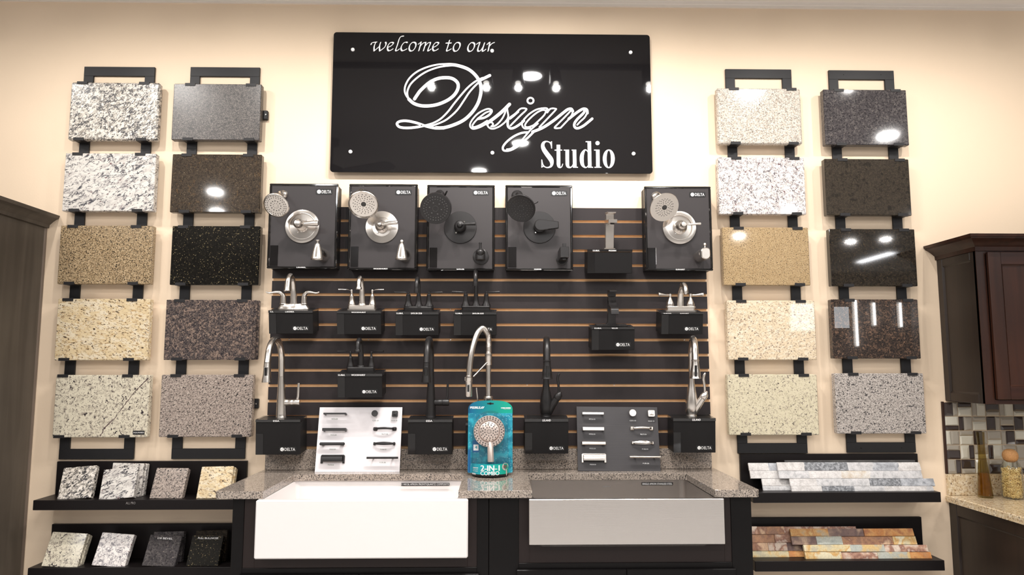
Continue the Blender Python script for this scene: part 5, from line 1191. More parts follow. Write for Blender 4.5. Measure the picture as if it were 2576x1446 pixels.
hw_board('white board of black cabinet pulls leaning on the counter', (790, 1010), 7.6125, (804.4, 1024.2), (1012.4, 1024.2), (792, 1184.5), (1005.2, 1184.5), M['boardwhite'], M['boardblack'],
 [('square', 180, 213, 612, 245, 'black slim square bar pull at the top left ' + Wp), ('square', 156, 505, 612, 560, 'black thicker square bar pull, second from top left ' + Wp), ('thick', 100, 778, 588, 836, 'black rounded bar pull above the cup pull ' + Wp), ('cup', 114, 1013, 586, 1180, 'black cup pull at the lower left ' + Wp),
  ('knob_round', 1097, 160, 1225, 288, 'black round mushroom knob ' + Wp), ('knob_square', 1486, 172, 1604, 288, 'black square pillow knob ' + Wp), ('arch', 1128, 485, 1578, 553, 'black arched pull with square feet ' + Wp), ('lens', 1128, 770, 1552, 832, 'black leaf shaped pull ' + Wp), ('rod', 1008, 1055, 1613, 1098, 'long black rod pull at the lower right ' + Wp)],
 [('P87226-BK', 397, 332), ('P92936-BK', 377, 638), ('P92925-BK', 358, 912), ('P90598-BK', 325, 1212), ('K32921-BK', 1180, 362), ('K81001-BK', 1540, 362), ('P86372-BK', 1357, 622), ('P31860-BK', 1330, 914), ('P1395-BK', 1317, 1164)], False, 'pulls on the white board', 0)
hw_board('dark charcoal board of nickel cabinet pulls leaning on the counter', (1440, 1010), 8.033, (1450, 1023), (1653.2, 1023.3), (1454.3, 1181.3), (1661.8, 1181), M['boardblack'], M['boardblack'],
 [('square', 200, 215, 632, 258, 'nickel slim square bar pull at the top left ' + Dp), ('square', 208, 515, 640, 580, 'nickel thicker square bar pull, second from top left ' + Dp), ('thick', 183, 800, 683, 870, 'nickel rounded bar pull above the cup pull ' + Dp), ('cup', 190, 1045, 685, 1228, 'nickel cup pull at the lower left ' + Dp),
  ('knob_round', 1148, 155, 1288, 297, 'nickel round mushroom knob ' + Dp), ('knob_square', 1535, 168, 1668, 300, 'nickel square pillow knob ' + Dp), ('arch', 1172, 497, 1640, 575, 'nickel arched pull with square feet ' + Dp), ('lens', 1205, 793, 1650, 865, 'nickel leaf shaped pull ' + Dp), ('rod', 1157, 1098, 1782, 1140, 'long nickel rod pull at the lower right ' + Dp)],
 [('P87226-SN', 398, 355), ('P92936-SN', 398, 657), ('P92925-SN', 407, 947), ('P90598-SN', 413, 1270), ('K32921-SN', 1222, 383), ('K81001-SN', 1595, 393), ('P86372-SN', 1433, 660), ('P31860-SN', 1468, 958), ('P1395-SN', 1485, 1248)], True, 'pulls on the dark board', 1)

# ------------------------------------------------------------------ display shelves and stone samples
def shelf(lab, xf0, xf1, pf_t, pf_b, pmid, xb0, xb1, pb_t, free):
    Yf = -.175
    z1, z0 = at(pmid, pf_t, Yf).z, at(pmid, pf_b, Yf).z
    x0, x1 = at(xf0, pf_t, Yf).x, at(xf1, pf_t, Yf).x
    zt = at((xb0 + xb1) / 2, pb_t, -.02).z
    t = thing('display_shelf', lab, 'shelf', ((x0 + x1) / 2, 0, z0), 'ledges with stone samples')
    MB().box((x0, Yf, z0), (x1, 0, z1), c=.0015).build('ledge', M['shelf'], t)
    MB().box((at(xb0, pb_t, -.02).x, -.02, z1 + .0002), (at(xb1, pb_t, -.02).x, 0, zt), c=.0015).build('back_panel', M['shelf'], t)
    return t, z1, x0, x1
XC0, XC1 = 583, 1892
sh1, zs1, a_, b_ = shelf('upper left black display shelf carrying four granite samples', 83.5, 622, 1257.5, 1282.5, 300, 143.5, 621, 1160, 0)
sh2, zs2, a_, b_ = shelf('lower left black display shelf at the bottom edge of the picture', 70, 605, 1427.5, 1452, 330, 130.5, 608, 1317.5, 0)
sh3, zs3, a_, b_ = shelf('upper right black display shelf carrying white ledger stone', 1894.5, 2366.5, 1238.5, 1264, 2130, 1862, 2308.5, 1141.5, 0)
sh4, zs4, a_, b_ = shelf('lower right black display shelf carrying rusty slate ledger stone', 1899, 2376, 1410.5, 1436.5, 2130, 1870, 2318, 1301, 0)
p0, p1 = at(316.5, 1268, -.175), at(341, 1261.8, -.175)
put_text(MB(), 'ALL PRO', W0, p0.x, p0.z, p1.x, p1.z, -.1756).build('lettering', M['hair'], sh1, recalc=False)

def lean(fr_o, bx0, bx1, tx0, tx1, ty, zs, yb, thick, mtl, name, lab, cat, grp, txt=None, step=0.0, dmax=.060):
    """a flat piece standing on a ledge at z=zs, front bottom edge at y=yb, leaning back; measured px of its corners"""
    by = fr_o
    L0, R0 = at(bx0, by, yb), at(bx1, by, yb)
    # find the lean so that the top edge lands on the measured row
    w_ = R0.x - L0.x; best = None
    for k in range(5, 60):
        d = k * .002
        tp = at((tx0 + tx1) / 2, ty, yb + d); h2 = tp.z - zs
        L2 = math.hypot(h2, d)
        e = abs(L2 - w_)
        if best is None or e < best[0]: best = (e, d, tp)
    d = min(best[1], dmax); tp = at((tx0 + tx1) / 2, ty, yb + d)
    cb, ct_ = (L0.x + R0.x) / 2, tp.x
    up = Vector((ct_ - cb, d, tp.z - zs)); H = up.length; up.normalize(); ex = Vector((1, 0, -up.x / up.z)).normalized(); ey = ex.cross(up)
    if ey.y > 0: ey = -ey
    fr = Fr((cb, yb, zs + .0006 + thick * up.y * 0), ex, ey, up)
    mb = MB()
    mb.box((-w_ / 2, -thick, 0), (w_ / 2, 0, H), fr, c=.002)
    if step: mb.box((-w_ / 2 + .002, -thick - .018, .002), (w_ / 2 + step, -thick * .55, H - .001), fr, c=.004)
    o = mb.build(name, mtl); base = fr.o.copy()
    o.data.transform(Matrix.Translation(-base)); o.location = base
    tag(o, lab, cat, grp)
    if txt:
        x0, x1, z0, z1 = txt[1:]
        put_text(MB(), txt[0], fr, x0 * w_, z0 * H, x1 * w_, z1 * H, .0006).build('lettering', M['paper'], o, recalc=False)
    return fr, w_, H
SG_ = 'small square stone samples'
for key, by, bx0, bx1, tx0, tx1, ty, zs, yb, mt, lab, tx, stp in (
    ('b', 1243, 272, 352, 283, 364, 1165, zs1, -.092, 'L12', 'white sample with rounded edge standing behind another on the upper left shelf', None, .006),
    ('a', 1255, 142.5, 227.5, 164, 240.5, 1173.5, zs1, -.145, 'L11', 'black and white sample, leftmost on the upper left shelf', None, 0),
    ('c', 1257.5, 247, 335, 264, 344.6, 1177, zs1, -.150, 'L12', 'white veined sample in front of a taller one on the upper left shelf', None, 0),
    ('d', 1254.5, 375, 457, 394.6, 474.6, 1177, zs1, -.142, 'L25', 'pinkish brown speckled sample, third on the upper left shelf', None, 0),
    ('e', 1256, 492.6, 575, 508, 588, 1173, zs1, -.145, 'L14', 'golden cream sample beside the granite counter end', None, .006),
    ('f', 1424, 103, 193.5, 139, 214, 1339.6, zs2, -.160, 'L15', 'cream sample with dark specks, leftmost on the lower left shelf', None, .004),
    ('g', 1420, 229.5, 313, 258, 338, 1341.5, zs2, -.155, 'S12', 'white grey sample with wine red dots, second on the lower left shelf', None, 0),
    ('i', 1412, 378, 455, 386.5, 464, 1337, zs2, -.092, 'R21', 'dark grey sample standing behind the third sample on the lower left shelf', None, 0),
    ('h', 1422, 356, 438.5, 380.7, 456.5, 1346.3, zs2, -.158, 'R21', 'dark grey sample with a small white caption, third on the lower left shelf', ('1/4 BEVEL', -.24, .22, .865, .925), 0),
    ('k', 1410, 486, 566, 493, 573, 1333.5, zs2, -.092, 'R23', 'black sample standing behind the FULL BULLNOSE sample', None, 0),
    ('j', 1421, 466.8, 548, 485, 562.5, 1346.5, zs2, -.158, 'L23', 'black sample marked FULL BULLNOSE', ('FULL BULLNOSE', -.30, .34, .875, .935), 0)):
    lean(by, bx0, bx1, tx0, tx1, ty, zs, yb, .030, G[mt], 'stone_sample', lab, 'stone sample', SG_, tx, stp, .060 if yb < -.1 else .028)

# ledger stone panels: every stone is a piece of its own
def stone_mat(name, cols, sc, rough=.6, specks=None, mul=.18, band=(.36, .28)):
    m, nt, b = new_mat(name); Lk = nt.links.new; b.inputs['Roughness'].default_value = rough
    tc = N(nt, 'ShaderNodeTexCoord'); oi = N(nt, 'ShaderNodeObjectInfo')
    ad = N(nt, 'ShaderNodeVectorMath', operation='ADD'); Lk(tc.outputs['Object'], ad.inputs[0]); Lk(oi.outputs['Random'], ad.inputs[1])
    nz = N(nt, 'ShaderNodeTexNoise', i_Scale=sc, i_Detail=8.0, i_Distortion=.25); Lk(ad.outputs[0], nz.inputs['Vector'])
    r = N(nt, 'ShaderNodeValToRGB'); e = r.color_ramp.elements; n = len(cols)
    for k, cc in enumerate(cols):
        ps = band[0] + band[1] * k / max(1, n - 1)
        el = e[k] if k < 2 else e.new(ps)
        el.position = ps; el.color = cc
    Lk(nz.outputs[0], r.inputs[0])
    n2 = N(nt, 'ShaderNodeTexNoise', i_Scale=specks or 160.0, i_Detail=4.0); Lk(ad.outputs[0], n2.inputs['Vector'])
    hs = N(nt, 'ShaderNodeMix', data_type='RGBA', blend_type='MULTIPLY'); hs.inputs[0].default_value = mul; Lk(r.outputs[0], hs.inputs[6])
    mr = N(nt, 'ShaderNodeMapRange'); mr.inputs['From Min'].default_value = .35; mr.inputs['From Max'].default_value = .65; Lk(n2.outputs[0], mr.inputs['Value']); Lk(mr.outputs[0], hs.inputs[7])
    Lk(hs.outputs[2], b.inputs['Base Color'])
    bp = N(nt, 'ShaderNodeBump', i_Strength=.6, i_Distance=.004); Lk(nz.outputs[0], bp.inputs['Height']); Lk(bp.outputs[0], b.inputs['Normal'])
    return m
ST = {
 'w': stone_mat('quartz_white', [c(186, 181, 178), c(206, 201, 198), c(212, 208, 205)], 40), 'c': stone_mat('quartz_cream', [c(196, 182, 166), c(208, 200, 190), c(212, 207, 202)], 34),
 'l': stone_mat('quartz_pale_grey', [c(170, 168, 169), c(192, 190, 190), c(202, 199, 199)], 44), 'g': stone_mat('quartz_grey', [c(136, 138, 142), c(164, 166, 171), c(184, 184, 188)], 40),
 'd': stone_mat('quartz_dark', [c(104, 105, 109), c(138, 140, 144), c(172, 173, 177)], 90, specks=320.0, mul=.5), 'b': stone_mat('slate_dark_back', [c(70, 68, 68), c(96, 94, 92)], 20),
 'o': stone_mat('slate_ochre', [c(176, 160, 134), c(196, 150, 92), c(178, 122, 66), c(206, 172, 116)], 13, band=(.38, .22)), 'r': stone_mat('slate_rust', [c(178, 128, 84), c(190, 124, 66), c(204, 150, 90), c(164, 104, 64)], 11, band=(.38, .22)),
 'p': stone_mat('slate_plum', [c(122, 96, 88), c(104, 82, 78), c(138, 112, 98), c(188, 160, 134)], 13, band=(.36, .28)), 'n': stone_mat('slate_brown', [c(150, 112, 90), c(176, 130, 96), c(140, 98, 78), c(204, 168, 136)], 14, band=(.38, .24)),
 's': stone_mat('slate_green_grey', [c(160, 164, 156), c(178, 180, 170), c(172, 172, 160), c(206, 174, 118)], 9, band=(.40, .20)), 'y': stone_mat('slate_cream', [c(184, 174, 150), c(208, 192, 150), c(198, 152, 84), c(214, 202, 170)], 12, band=(.38, .22)),
 'k': stone_mat('slate_pink', [c(204, 182, 164), c(186, 146, 122), c(140, 96, 80), c(210, 190, 172)], 18, band=(.38, .22)),
}
def ledger(lab, off, S, zs, yb, d_lean, rows, bot, top, thick, seed):
    """rows top to bottom: (y0, y1, [x breaks at mid row], letters) in crop px"""
    r = random.Random(seed)
    ybot = off[1] + bot / S; xm = off[0] + rows[-1][2][0] / S
    # plane of the panel: bottom at (yb, zs), top leaning back by d_lean
    tp = at(off[0] + sum(rows[0][2][::len(rows[0][2]) - 1]) / 2 / S, off[1] + top / S, yb + d_lean)
    up = Vector((0, d_lean, tp.z - zs)).normalized(); ex = Vector((1, 0, 0)); ey = -ex.cross(up)
    if ey.y > 0: ey = -ey
    o0 = Vector((0, yb, zs))
    def on(x, y):
        dd = _ray(off[0] + x / S, off[1] + y / S); k = (o0 - CAM).dot(ey) / dd.dot(ey); p = CAM + dd * k - o0; return p.x, p.dot(up)
    fr = Fr(o0, ex, ey, up)
    x_a, z_a = on(rows[-1][2][0], rows[-1][1])
    cb = fr(x_a, 0, 0)
    t = thing('ledger_panel', lab, 'stone panel', cb, 'ledger stone panels')
    for y0, y1, xs, lt in rows:
        for k in range(len(xs) - 1):
            xa, za = on(xs[k], y1); xb, zb = on(xs[k + 1], y0)
            za = max(za, .0006)
            e = r.uniform(-.0025, .0035) if seed < 10 else r.uniform(-.001, .0015); j = .0004
            n = 5; mb = MB(); w_, h_ = xb - xa, zb - za
            # a split-face stone: bevelled block with an uneven front grid
            base = len(mb.v); q = {}
            for i in range(n + 1):
                for m in range(3):
                    rim = i in (0, n) or m in (0, 2)
                    q[i, m] = len(mb.v)
                    mb.v.append(fr(xa + j + (w_ - 2 * j) * i / n, e + (-.0015 if rim else r.uniform(-.0012, .002)), za + j + (h_ - 2 * j) * m / 2))
            for i in range(n):
                for m in range(2): mb.f.append((q[i, m], q[i + 1, m], q[i + 1, m + 1], q[i, m + 1])); mb.m.append(0)
            bk = [len(mb.v) + k_ for k_ in range(4)]
            for xx, zz in ((xa + j, za + j), (xb - j, za + j), (xb - j, zb - j), (xa + j, zb - j)): mb.v.append(fr(xx, -thick, zz))
            mb.f += [tuple([q[i, 0] for i in range(n + 1)] + [bk[1], bk[0]]), tuple([q[i, 2] for i in range(n, -1, -1)] + [bk[3], bk[2]]), (q[0, 0], q[0, 1], q[0, 2], bk[3], bk[0]), (q[n, 2], q[n, 1], q[n, 0], bk[1], bk[2]), tuple(bk)]; mb.m += [0] * 5
            mb.build('stone', ST[lt[k]], t, sharp=50)
oR = (1860, 1140); sR = 4.725
o = MB(); p0, p1 = at(1974, 1158, -.03), at(2302, 1158, -.03)
tl_o = MB().box((p0.x, -.031, zs3 + .0006), (p1.x, -.0206, p0.z), c=.001).build('slate_tile', ST['b']); tl_o.location = Vector(((p0.x + p1.x) / 2, -.0258, zs3)); tl_o.data.transform(Matrix.Translation(-tl_o.location))
tag(tl_o, 'plain dark grey tile standing behind the white ledger stone', 'tile')
ledger('white ledger stone panel behind, peeking out at the left of the upper right shelf', oR, sR, zs3, -.112, .055, [(112, 205, [120, 340, 700], 'wg'), (205, 298, [138, 472, 800], 'wl'), (298, 385, [278, 608, 900], 'wl'), (385, 470, [292, 625, 900], 'lw')], 468, 112, .010, 12)
ledger('white and grey ledger stone panel in front on the upper right shelf', oR, sR, zs3, -.140, .058, [(104, 205, [462, 780, 1278, 1590, 1897, 2140], 'wdlgw'), (205, 297, [478, 840, 1208, 1560, 1925, 2160], 'lwcll'), (297, 387, [612, 930, 1215, 1560, 1935, 2305], 'wlldg'), (387, 468, [630, 992, 1360, 1720, 2078, 2240, 2300], 'wdlwwl')], 468, 104, .012, 11)
ledger('rusty slate ledger panel behind, cut off by the sink cabinet', oR, sR, zs4, -.105, .055, [(868, 962, [60, 205, 525, 890, 1380], 'knkk'), (962, 1062, [70, 430, 640, 1000], 'nky'), (1062, 1158, [80, 352, 560, 900], 'nkp'), (1158, 1256, [90, 600, 800, 1000], 'yrn')], 1262, 866, .010, 2)
ledger('ochre and grey slate ledger panel in front on the lower right shelf', oR, sR, zs4, -.142, .060, [(892, 985, [618, 1050, 1492, 2055], 'opr'), (985, 1085, [634, 928, 1212, 1842, 2090], 'psny'), (1085, 1170, [775, 1327, 1715, 2230], 'ysk'), (1170, 1275, [795, 1208, 1660, 2020, 2275], 'yksr')], 1276, 890, .014, 3)

# ------------------------------------------------------------------ shower package on the counter
m, nt, b = new_mat('package_card'); Lk = nt.links.new
tc = N(nt, 'ShaderNodeTexCoord'); sp = N(nt, 'ShaderNodeSeparateXYZ'); Lk(tc.outputs['Object'], sp.inputs[0])
rp = N(nt, 'ShaderNodeMapRange'); rp.inputs['From Min'].default_value = -.10; rp.inputs['From Max'].default_value = .07; Lk(sp.outputs[0], rp.inputs['Value'])
g1 = N(nt, 'ShaderNodeMix', data_type='RGBA'); g1.inputs[6].default_value = c(10, 92, 132); g1.inputs[7].default_value = c(10, 152, 130); Lk(rp.outputs[0], g1.inputs[0])
vo = N(nt, 'ShaderNodeTexVoronoi', i_Scale=95.0); Lk(tc.outputs['Object'], vo.inputs['Vector'])
vr = N(nt, 'ShaderNodeValToRGB'); vr.color_ramp.elements[0].position = .12; vr.color_ramp.elements[0].color = c(150, 214, 226); vr.color_ramp.elements[1].position = .34; vr.color_ramp.elements[1].color = c(32, 140, 164); Lk(vo.outputs['Distance'], vr.inputs[0])
nz = N(nt, 'ShaderNodeTexNoise', i_Scale=28.0, i_Detail=5.0); Lk(tc.outputs['Object'], nz.inputs['Vector'])
wr = N(nt, 'ShaderNodeValToRGB'); wr.color_ramp.elements[0].position = .42; wr.color_ramp.elements[0].color = c(14, 92, 118); wr.color_ramp.elements[1].position = .60; wr.color_ramp.elements[1].color = c(58, 178, 196); Lk(nz.outputs[0], wr.inputs[0])
w2 = N(nt, 'ShaderNodeMix', data_type='RGBA'); w2.inputs[0].default_value = .45; Lk(wr.outputs[0], w2.inputs[6]); Lk(vr.outputs[0], w2.inputs[7])
gt = N(nt, 'ShaderNodeMath', operation='GREATER_THAN'); gt.inputs[1].default_value = .286; Lk(sp.outputs[2], gt.inputs[0])
g2 = N(nt, 'ShaderNodeMix', data_type='RGBA'); Lk(gt.outputs[0], g2.inputs[0]); Lk(w2.outputs[2], g2.inputs[6]); Lk(g1.outputs[2], g2.inputs[7]); Lk(g2.outputs[2], b.inputs['Base Color']); b.inputs['Roughness'].default_value = .3
M['card'] = m
m, nt, b = new_mat('package_band'); Lk = nt.links.new
tc = N(nt, 'ShaderNodeTexCoord'); sp = N(nt, 'ShaderNodeSeparateXYZ'); Lk(tc.outputs['Object'], sp.inputs[0])
rp = N(nt, 'ShaderNodeMapRange'); rp.inputs['From Min'].default_value = -.09; rp.inputs['From Max'].default_value = .08; Lk(sp.outputs[0], rp.inputs['Value'])
g1 = N(nt, 'ShaderNodeMix', data_type='RGBA'); g1.inputs[6].default_value = c(28, 150, 172); g1.inputs[7].default_value = c(24, 166, 140); Lk(rp.outputs[0], g1.inputs[0]); Lk(g1.outputs[2], b.inputs['Base Color']); b.inputs['Roughness'].default_value = .25
M['band'] = m
m, nt, b = new_mat('clear_plastic'); Lk = nt.links.new
tr = N(nt, 'ShaderNodeBsdfTransparent'); gl = N(nt, 'ShaderNodeBsdfGlossy'); gl.inputs['Roughness'].default_value = .06
lw = N(nt, 'ShaderNodeLayerWeight'); lw.inputs[0].default_value = .5; pw = N(nt, 'ShaderNodeMath', operation='POWER'); pw.inputs[1].default_value = 4.0; nt.links.new(lw.outputs['Facing'], pw.inputs[0])
fr_ = N(nt, 'ShaderNodeMath', operation='MULTIPLY_ADD'); fr_.inputs[1].default_value = .55; fr_.inputs[2].default_value = .035; nt.links.new(pw.outputs[0], fr_.inputs[0]); mx = N(nt, 'ShaderNodeMixShader'); tr.inputs[0].default_value = (.985, .99, .99, 1)
nzb = N(nt, 'ShaderNodeTexNoise', i_Scale=35.0, i_Detail=1.0); bpn = N(nt, 'ShaderNodeBump', i_Strength=.35, i_Distance=.004); tcc = N(nt, 'ShaderNodeTexCoord'); Lk(tcc.outputs['Object'], nzb.inputs['Vector']); Lk(nzb.outputs[0], bpn.inputs['Height']); Lk(bpn.outputs[0], gl.inputs['Normal'])
Lk(fr_.outputs[0], mx.inputs[0]); Lk(tr.outputs[0], mx.inputs[1]); Lk(gl.outputs[0], mx.inputs[2]); Lk(mx.outputs[0], nt.nodes['Material Output'].inputs[0])
M['clear'] = m
YP = -.222
pc = at(1233, 1192, YP); kP = (YP - CAM.y) / FPX
f = tilt((pc.x, YP, CT + .0012), -3.0)
pk = thing('shower_package', 'teal blister pack with a hand shower, standing on the counter before the spring hose faucet', 'package', f.o)
sc_ = kP / 6.573
PX = lambda x, y: ((x - 481) * sc_, (1300 - y) * sc_)
cw = (845 - 118) / 2 * sc_; hb0 = PX(0, 1262)[1]; ht = PX(0, 205)[1]; hp = PX(0, 107)[1]
o_ = [(-cw + .004, hb0), (cw - .004, hb0), (cw, hb0 + .004), (cw, ht - .012)] + [(cw * math.cos(q) ** .62 if math.cos(q) > 0 else 0, ht - .012 + (hp - ht + .012) * math.sin(q)) for q in [PI / 2 * k / 10 for k in range(1, 10)]] + [(0, hp)]
o_ += [(-x_, z_) for x_, z_ in reversed(o_[3:-1])] + [(-cw, hb0 + .004)]
MB().prism(o_, -.0012, 0, f).build('backing_card', M['card'], pk)
hz = PX(0, 158)
MB().prism(rrect(-.016, hz[1] - .003, .016, hz[1] + .003, .0028, 3), .0001, .0006, f).prism([(-.006 * math.cos(q), hz[1] + .0055 * math.sin(q)) for q in [PI * 2 * k / 12 for k in range(12)]], .0001, .0006, f).build('hang_hole', M['tape'], pk)
def ptext(s, x0, y0, x1, y1, mt, d=.0008, slant=0.0, bold=0.0, par=None):
    a, b_ = PX(x0, y1), PX(x1, y0); return put_text(MB(), s, f, a[0], a[1], b_[0], b_[1], d, slant, bold).build('lettering', mt, par or pk, recalc=False)
ptext('PEER' + 'LE', 150, 205, 318, 240, M['white'], bold=.0008)
sl = MB()
for k in (0, 1):
    a, b_ = PX(325 + 26 * k, 240), PX(350 + 26 * k, 205); sl.poly([f(a[0] - .002, .0008, a[1]), f(a[0] + .0025, .0008, a[1]), f(b_[0] + .0025, .0008, b_[1]), f(b_[0] - .002, .0008, b_[1])])
sl.build('lettering', M['white'], pk, recalc=False)
ptext('COMBO SHOWER', 655, 220, 815, 238, M['white'], bold=.0004); ptext('REGADERA COMBINADA', 695, 242, 812, 250, M['white'])
a, b_ = PX(120, 1255), PX(162, 895); MB().box((a[0], .0002, a[1]), (b_[0], .0005, b_[1]), f).build('side_strip', plain('package_blue', c(24, 96, 148), .35), pk)
a, b_ = PX(195, 940), PX(300, 745); MB().box((a[0], .0002, a[1]), (b_[0], .0005, b_[1]), f).build('spray_panel', bpy.data.materials['package_blue'], pk)
a, b_ = PX(208, 910), PX(290, 815); s4 = MB().box((a[0], .0006, a[1]), (b_[0], .0009, b_[1]), f, c=.0).build('spray_badge', M['paper'], pk)
ptext('4', 232, 838, 268, 880, bpy.data.materials['package_band'], .0014, bold=.0006, par=s4)
# tray and printed band (half ellipse in plan)
A_ = 300 * sc_; D_ = .088
el = lambda k, s=1.0: (A_ * s * math.cos(k), .001 + D_ * s * math.sin(k))
zb0, zb1 = .0, PX(0, 1105)[1]
base = [el(PI * k / 32) for k in range(33)]
def shell(z0, z1, s0, s1, caps=True):
    mb = MB(); n = 33; mb.v += [f(*el(PI * k / 32, s0), z0) for k in range(n)] + [f(*el(PI * k / 32, s1), z1) for k in range(n)]
    for k in range(n - 1): mb.f.append((k, k + 1, n + k + 1, n + k)); mb.m.append(0)
    if caps: mb.f.append(tuple(range(n))); mb.m.append(0)
    return mb
shell(.0, .010, .98, 1.0).build('base_tray', M['tape'], pk, recalc=False)
shell(.010, zb1, 1.0, 1.0, False).build('printed_band', M['band'], pk, recalc=False)
def ctext(s, x0, y0, x1, y1, mt, d=.0008, bold=0.0):
    V, Fc = text_geo(s); mb = MB(); a, b_ = PX(x0, y1), PX(x1, y0)
    for bx in ((0, bold, -bold) if bold else (0,)):
        P = []
        for u, v in V:
            x = a[0] + (b_[0] - a[0]) * u + bx; q = max(0, 1 - (x / A_) ** 2) ** .5
            P.append(f(x, .001 + D_ * q + d + (0 if not bx else 1e-4 if bx > 0 else 2e-4), a[1] + (b_[1] - a[1]) * v))
        mb.add(P, Fc)
    return mb.build('lettering', mt, pk, recalc=False)
yo = -18
ctext('2-IN-1', 335, 1140 + yo, 632, 1225 + yo, M['white'], bold=.0012); ctext('COMBO', 332, 1232 + yo, 628, 1292 + yo, M['white'], bold=.0005)
ctext('CHROME FINISH', 205, 1160, 292, 1172, M['paper'], bold=.0003); ctext('acabado cromo', 205, 1182, 290, 1196, M['paper']); ctext('MAX PRESSURE', 206, 1212, 285, 1222, M['paper']); ctext('NICKEL', 195, 1250, 255, 1272, M['paper'], bold=.0004)
def cdisc(mb, x, y, r, d, ry=None):
    x0, z0 = PX(x, y); P = []
    for k in range(20):
        xx = x0 + r * sc_ * math.cos(2 * PI * k / 20); q = max(0, 1 - (xx / A_) ** 2) ** .5
        P.append(f(xx, .001 + D_ * q + d, z0 + (ry or r) * sc_ * math.sin(2 * PI * k / 20)))
    mb.poly(P)
mb = MB(); cdisc(mb, 722, 1150, 50, .0010, 58); cdisc(mb, 743, 1240, 9, .0010, 55); mb.build('printed_picture', plain('printed_grey', c(196, 184, 178), .5), pk, recalc=False)
mb = MB(); cdisc(mb, 722, 1150, 26, .0016, 30); mb.build('printed_picture', bpy.data.materials['brushed_nickel'], pk, recalc=False)
# hand shower inside
hx_, hz_ = PX(465, 600); R_ = 252 * sc_; hf = f.sub(hx_, .03, hz_)
hs = MB().lathe([(.02, -.012), (R_ * .8, -.006), (R_, .006), (R_, .014), (R_ * .96, .018), (R_ * .70, .0175), (R_ * .68, .013), (R_ * .66, .013), (R_ * .62, .021), (R_ * .58, .0225), (0, .0225)], hf, 'y', 56)
hs.tube([tuple(hf(.004, .006, -R_ * .62)), tuple(hf(.006, .012, -R_ * 1.0)), tuple(hf(.008, .012, -R_ * 1.9))], [.011, .0145, .0155], seg=18)
ho = hs.build('hand_shower', plain('package_nickel', c(222, 204, 194), .25, .55), pk)
nz_ = MB()
for q, cnt, rr in ((.12, 8, .0018), (.28, 10, .0028), (.42, 14, .003), (.54, 16, .0028), (.80, 28, .0032), (.92, 30, .0032)):
    for k in range(cnt):
        an = 2 * PI * k / cnt + q * 3; nz_.lathe([(rr, -.001), (rr, .0006), (rr * .5, .0016), (0, .0016)], hf.sub(R_ * q * math.cos(an), .0225 if q < .6 else .0178, R_ * q * math.sin(an)), 'y', 8)
tag(nz_.build('nozzles', M['rubber'], ho), kind='stuff')
# clear cover
mb = shell(zb1, PX(0, 965)[1], 1.0, .985, False); mb.build('clear_tray', M['clear'], pk, recalc=False)
R2 = 288 * sc_; cxo, czo = PX(481, 560)
ol = [(cxo + R2 * math.cos(q), czo + R2 * math.sin(q)) for q in [PI * k / 28 for k in range(29)]] + [(-A_ * .985, zb1 + .004), (A_ * .985, zb1 + .004)]
MB().prism(ol, .0008, .066, f, c=.008).build('clear_cover', M['clear'], pk)

# ------------------------------------------------------------------ kitchen corner at the right
def crown_path(path, prof, name, mt, par):
    """path: list of (x, y, outward x, outward y) points; prof (offset, z)"""
    mb = MB(); n = len(prof)
    for (x, y, ox, oy) in path: mb.v += [Vector((x + ox * o, y + oy * o, z)) for o, z in prof]
    for i in range(len(path) - 1):
        for k in range(n): mb.f.append((i * n + k, i * n + (k + 1) % n, (i + 1) * n + (k + 1) % n, (i + 1) * n + k)); mb.m.append(0)
    mb.f.append(tuple(range(n))); mb.f.append(tuple((len(path) - 1) * n + k for k in range(n))); mb.m += [0, 0]
    return mb.build(name, mt, par)
ZK = at(2385, 1246, -.02).z; XK = at(2378, 1249.5, 0).x
t = tag(MB().prism([(XK, -.0006), (KX1, -.0006), (KX1, -.635), (XK, -.635)], ZK - .032, ZK, W0, c=.004, plane='xy').build('kitchen_countertop', G['kitchen']), 'cream speckled granite counter of the kitchen corner at the right edge', 'countertop')
xs0 = at(2386, 1220, -.02).x
tag(MB().box((xs0, -.021, ZK + .0005), (KX1, -.0006, at(2400, 1192.8, -.02).z), c=.0015).build('kitchen_backsplash', G['kitchen']), 'cream granite upstand under the glass mosaic', 'backsplash')
# mosaic
MT = {'D': plain('glass_tile_dark', (.036, .024, .021, 1), .08, coat=.6), 'L': plain('glass_tile_light', (.54, .51, .43, 1), .12, coat=1.0), 'M': plain('glass_tile_taupe', (.31, .275, .225, 1), .10, coat=1.0)}
mx0 = at(2374.5, 1020, -.01).x; mzt = at(2400, 1011.5, -.01).z; mzb = at(2400, 1191.6, -.01).z; mod = (mzt - mzb) / 5
ms = thing('mosaic_backsplash', 'glass mosaic with angled faces in dark, taupe and pale tiles under the cherry cabinet', 'backsplash', (mx0, 0, mzb))
ncol = int((KX1 - mx0) / mod)
MB().box((mx0, -.006, mzb), (KX1, -.0006, mzt)).build('grout', plain('grout', c(206, 182, 152), .8), ms)
MB().box((mx0 - .010, -.013, mzb), (mx0 - .0003, -.0006, mzt + .003), c=.001).build('edge_trim', M['cherry'], ms)
PAT = ['VDM,HdL,VmL,HDm,VmL,HDl,VDm,HmL,VlD', 'HLd,VdM,HmL,VDm,HMd,VDm,HLd,VmL,HDm', 'VlM,HmL,VDm,HMl,VmD,HLd,VmL,HDm,VlM', 'HmD,VLd,HMl,VdL,HmL,VMd,HDm,VLd,HmL', 'VMd,HDm,VlM,HmD,VLm,HMd,VdM,HDl,VmL']
rr_ = random.Random(5)
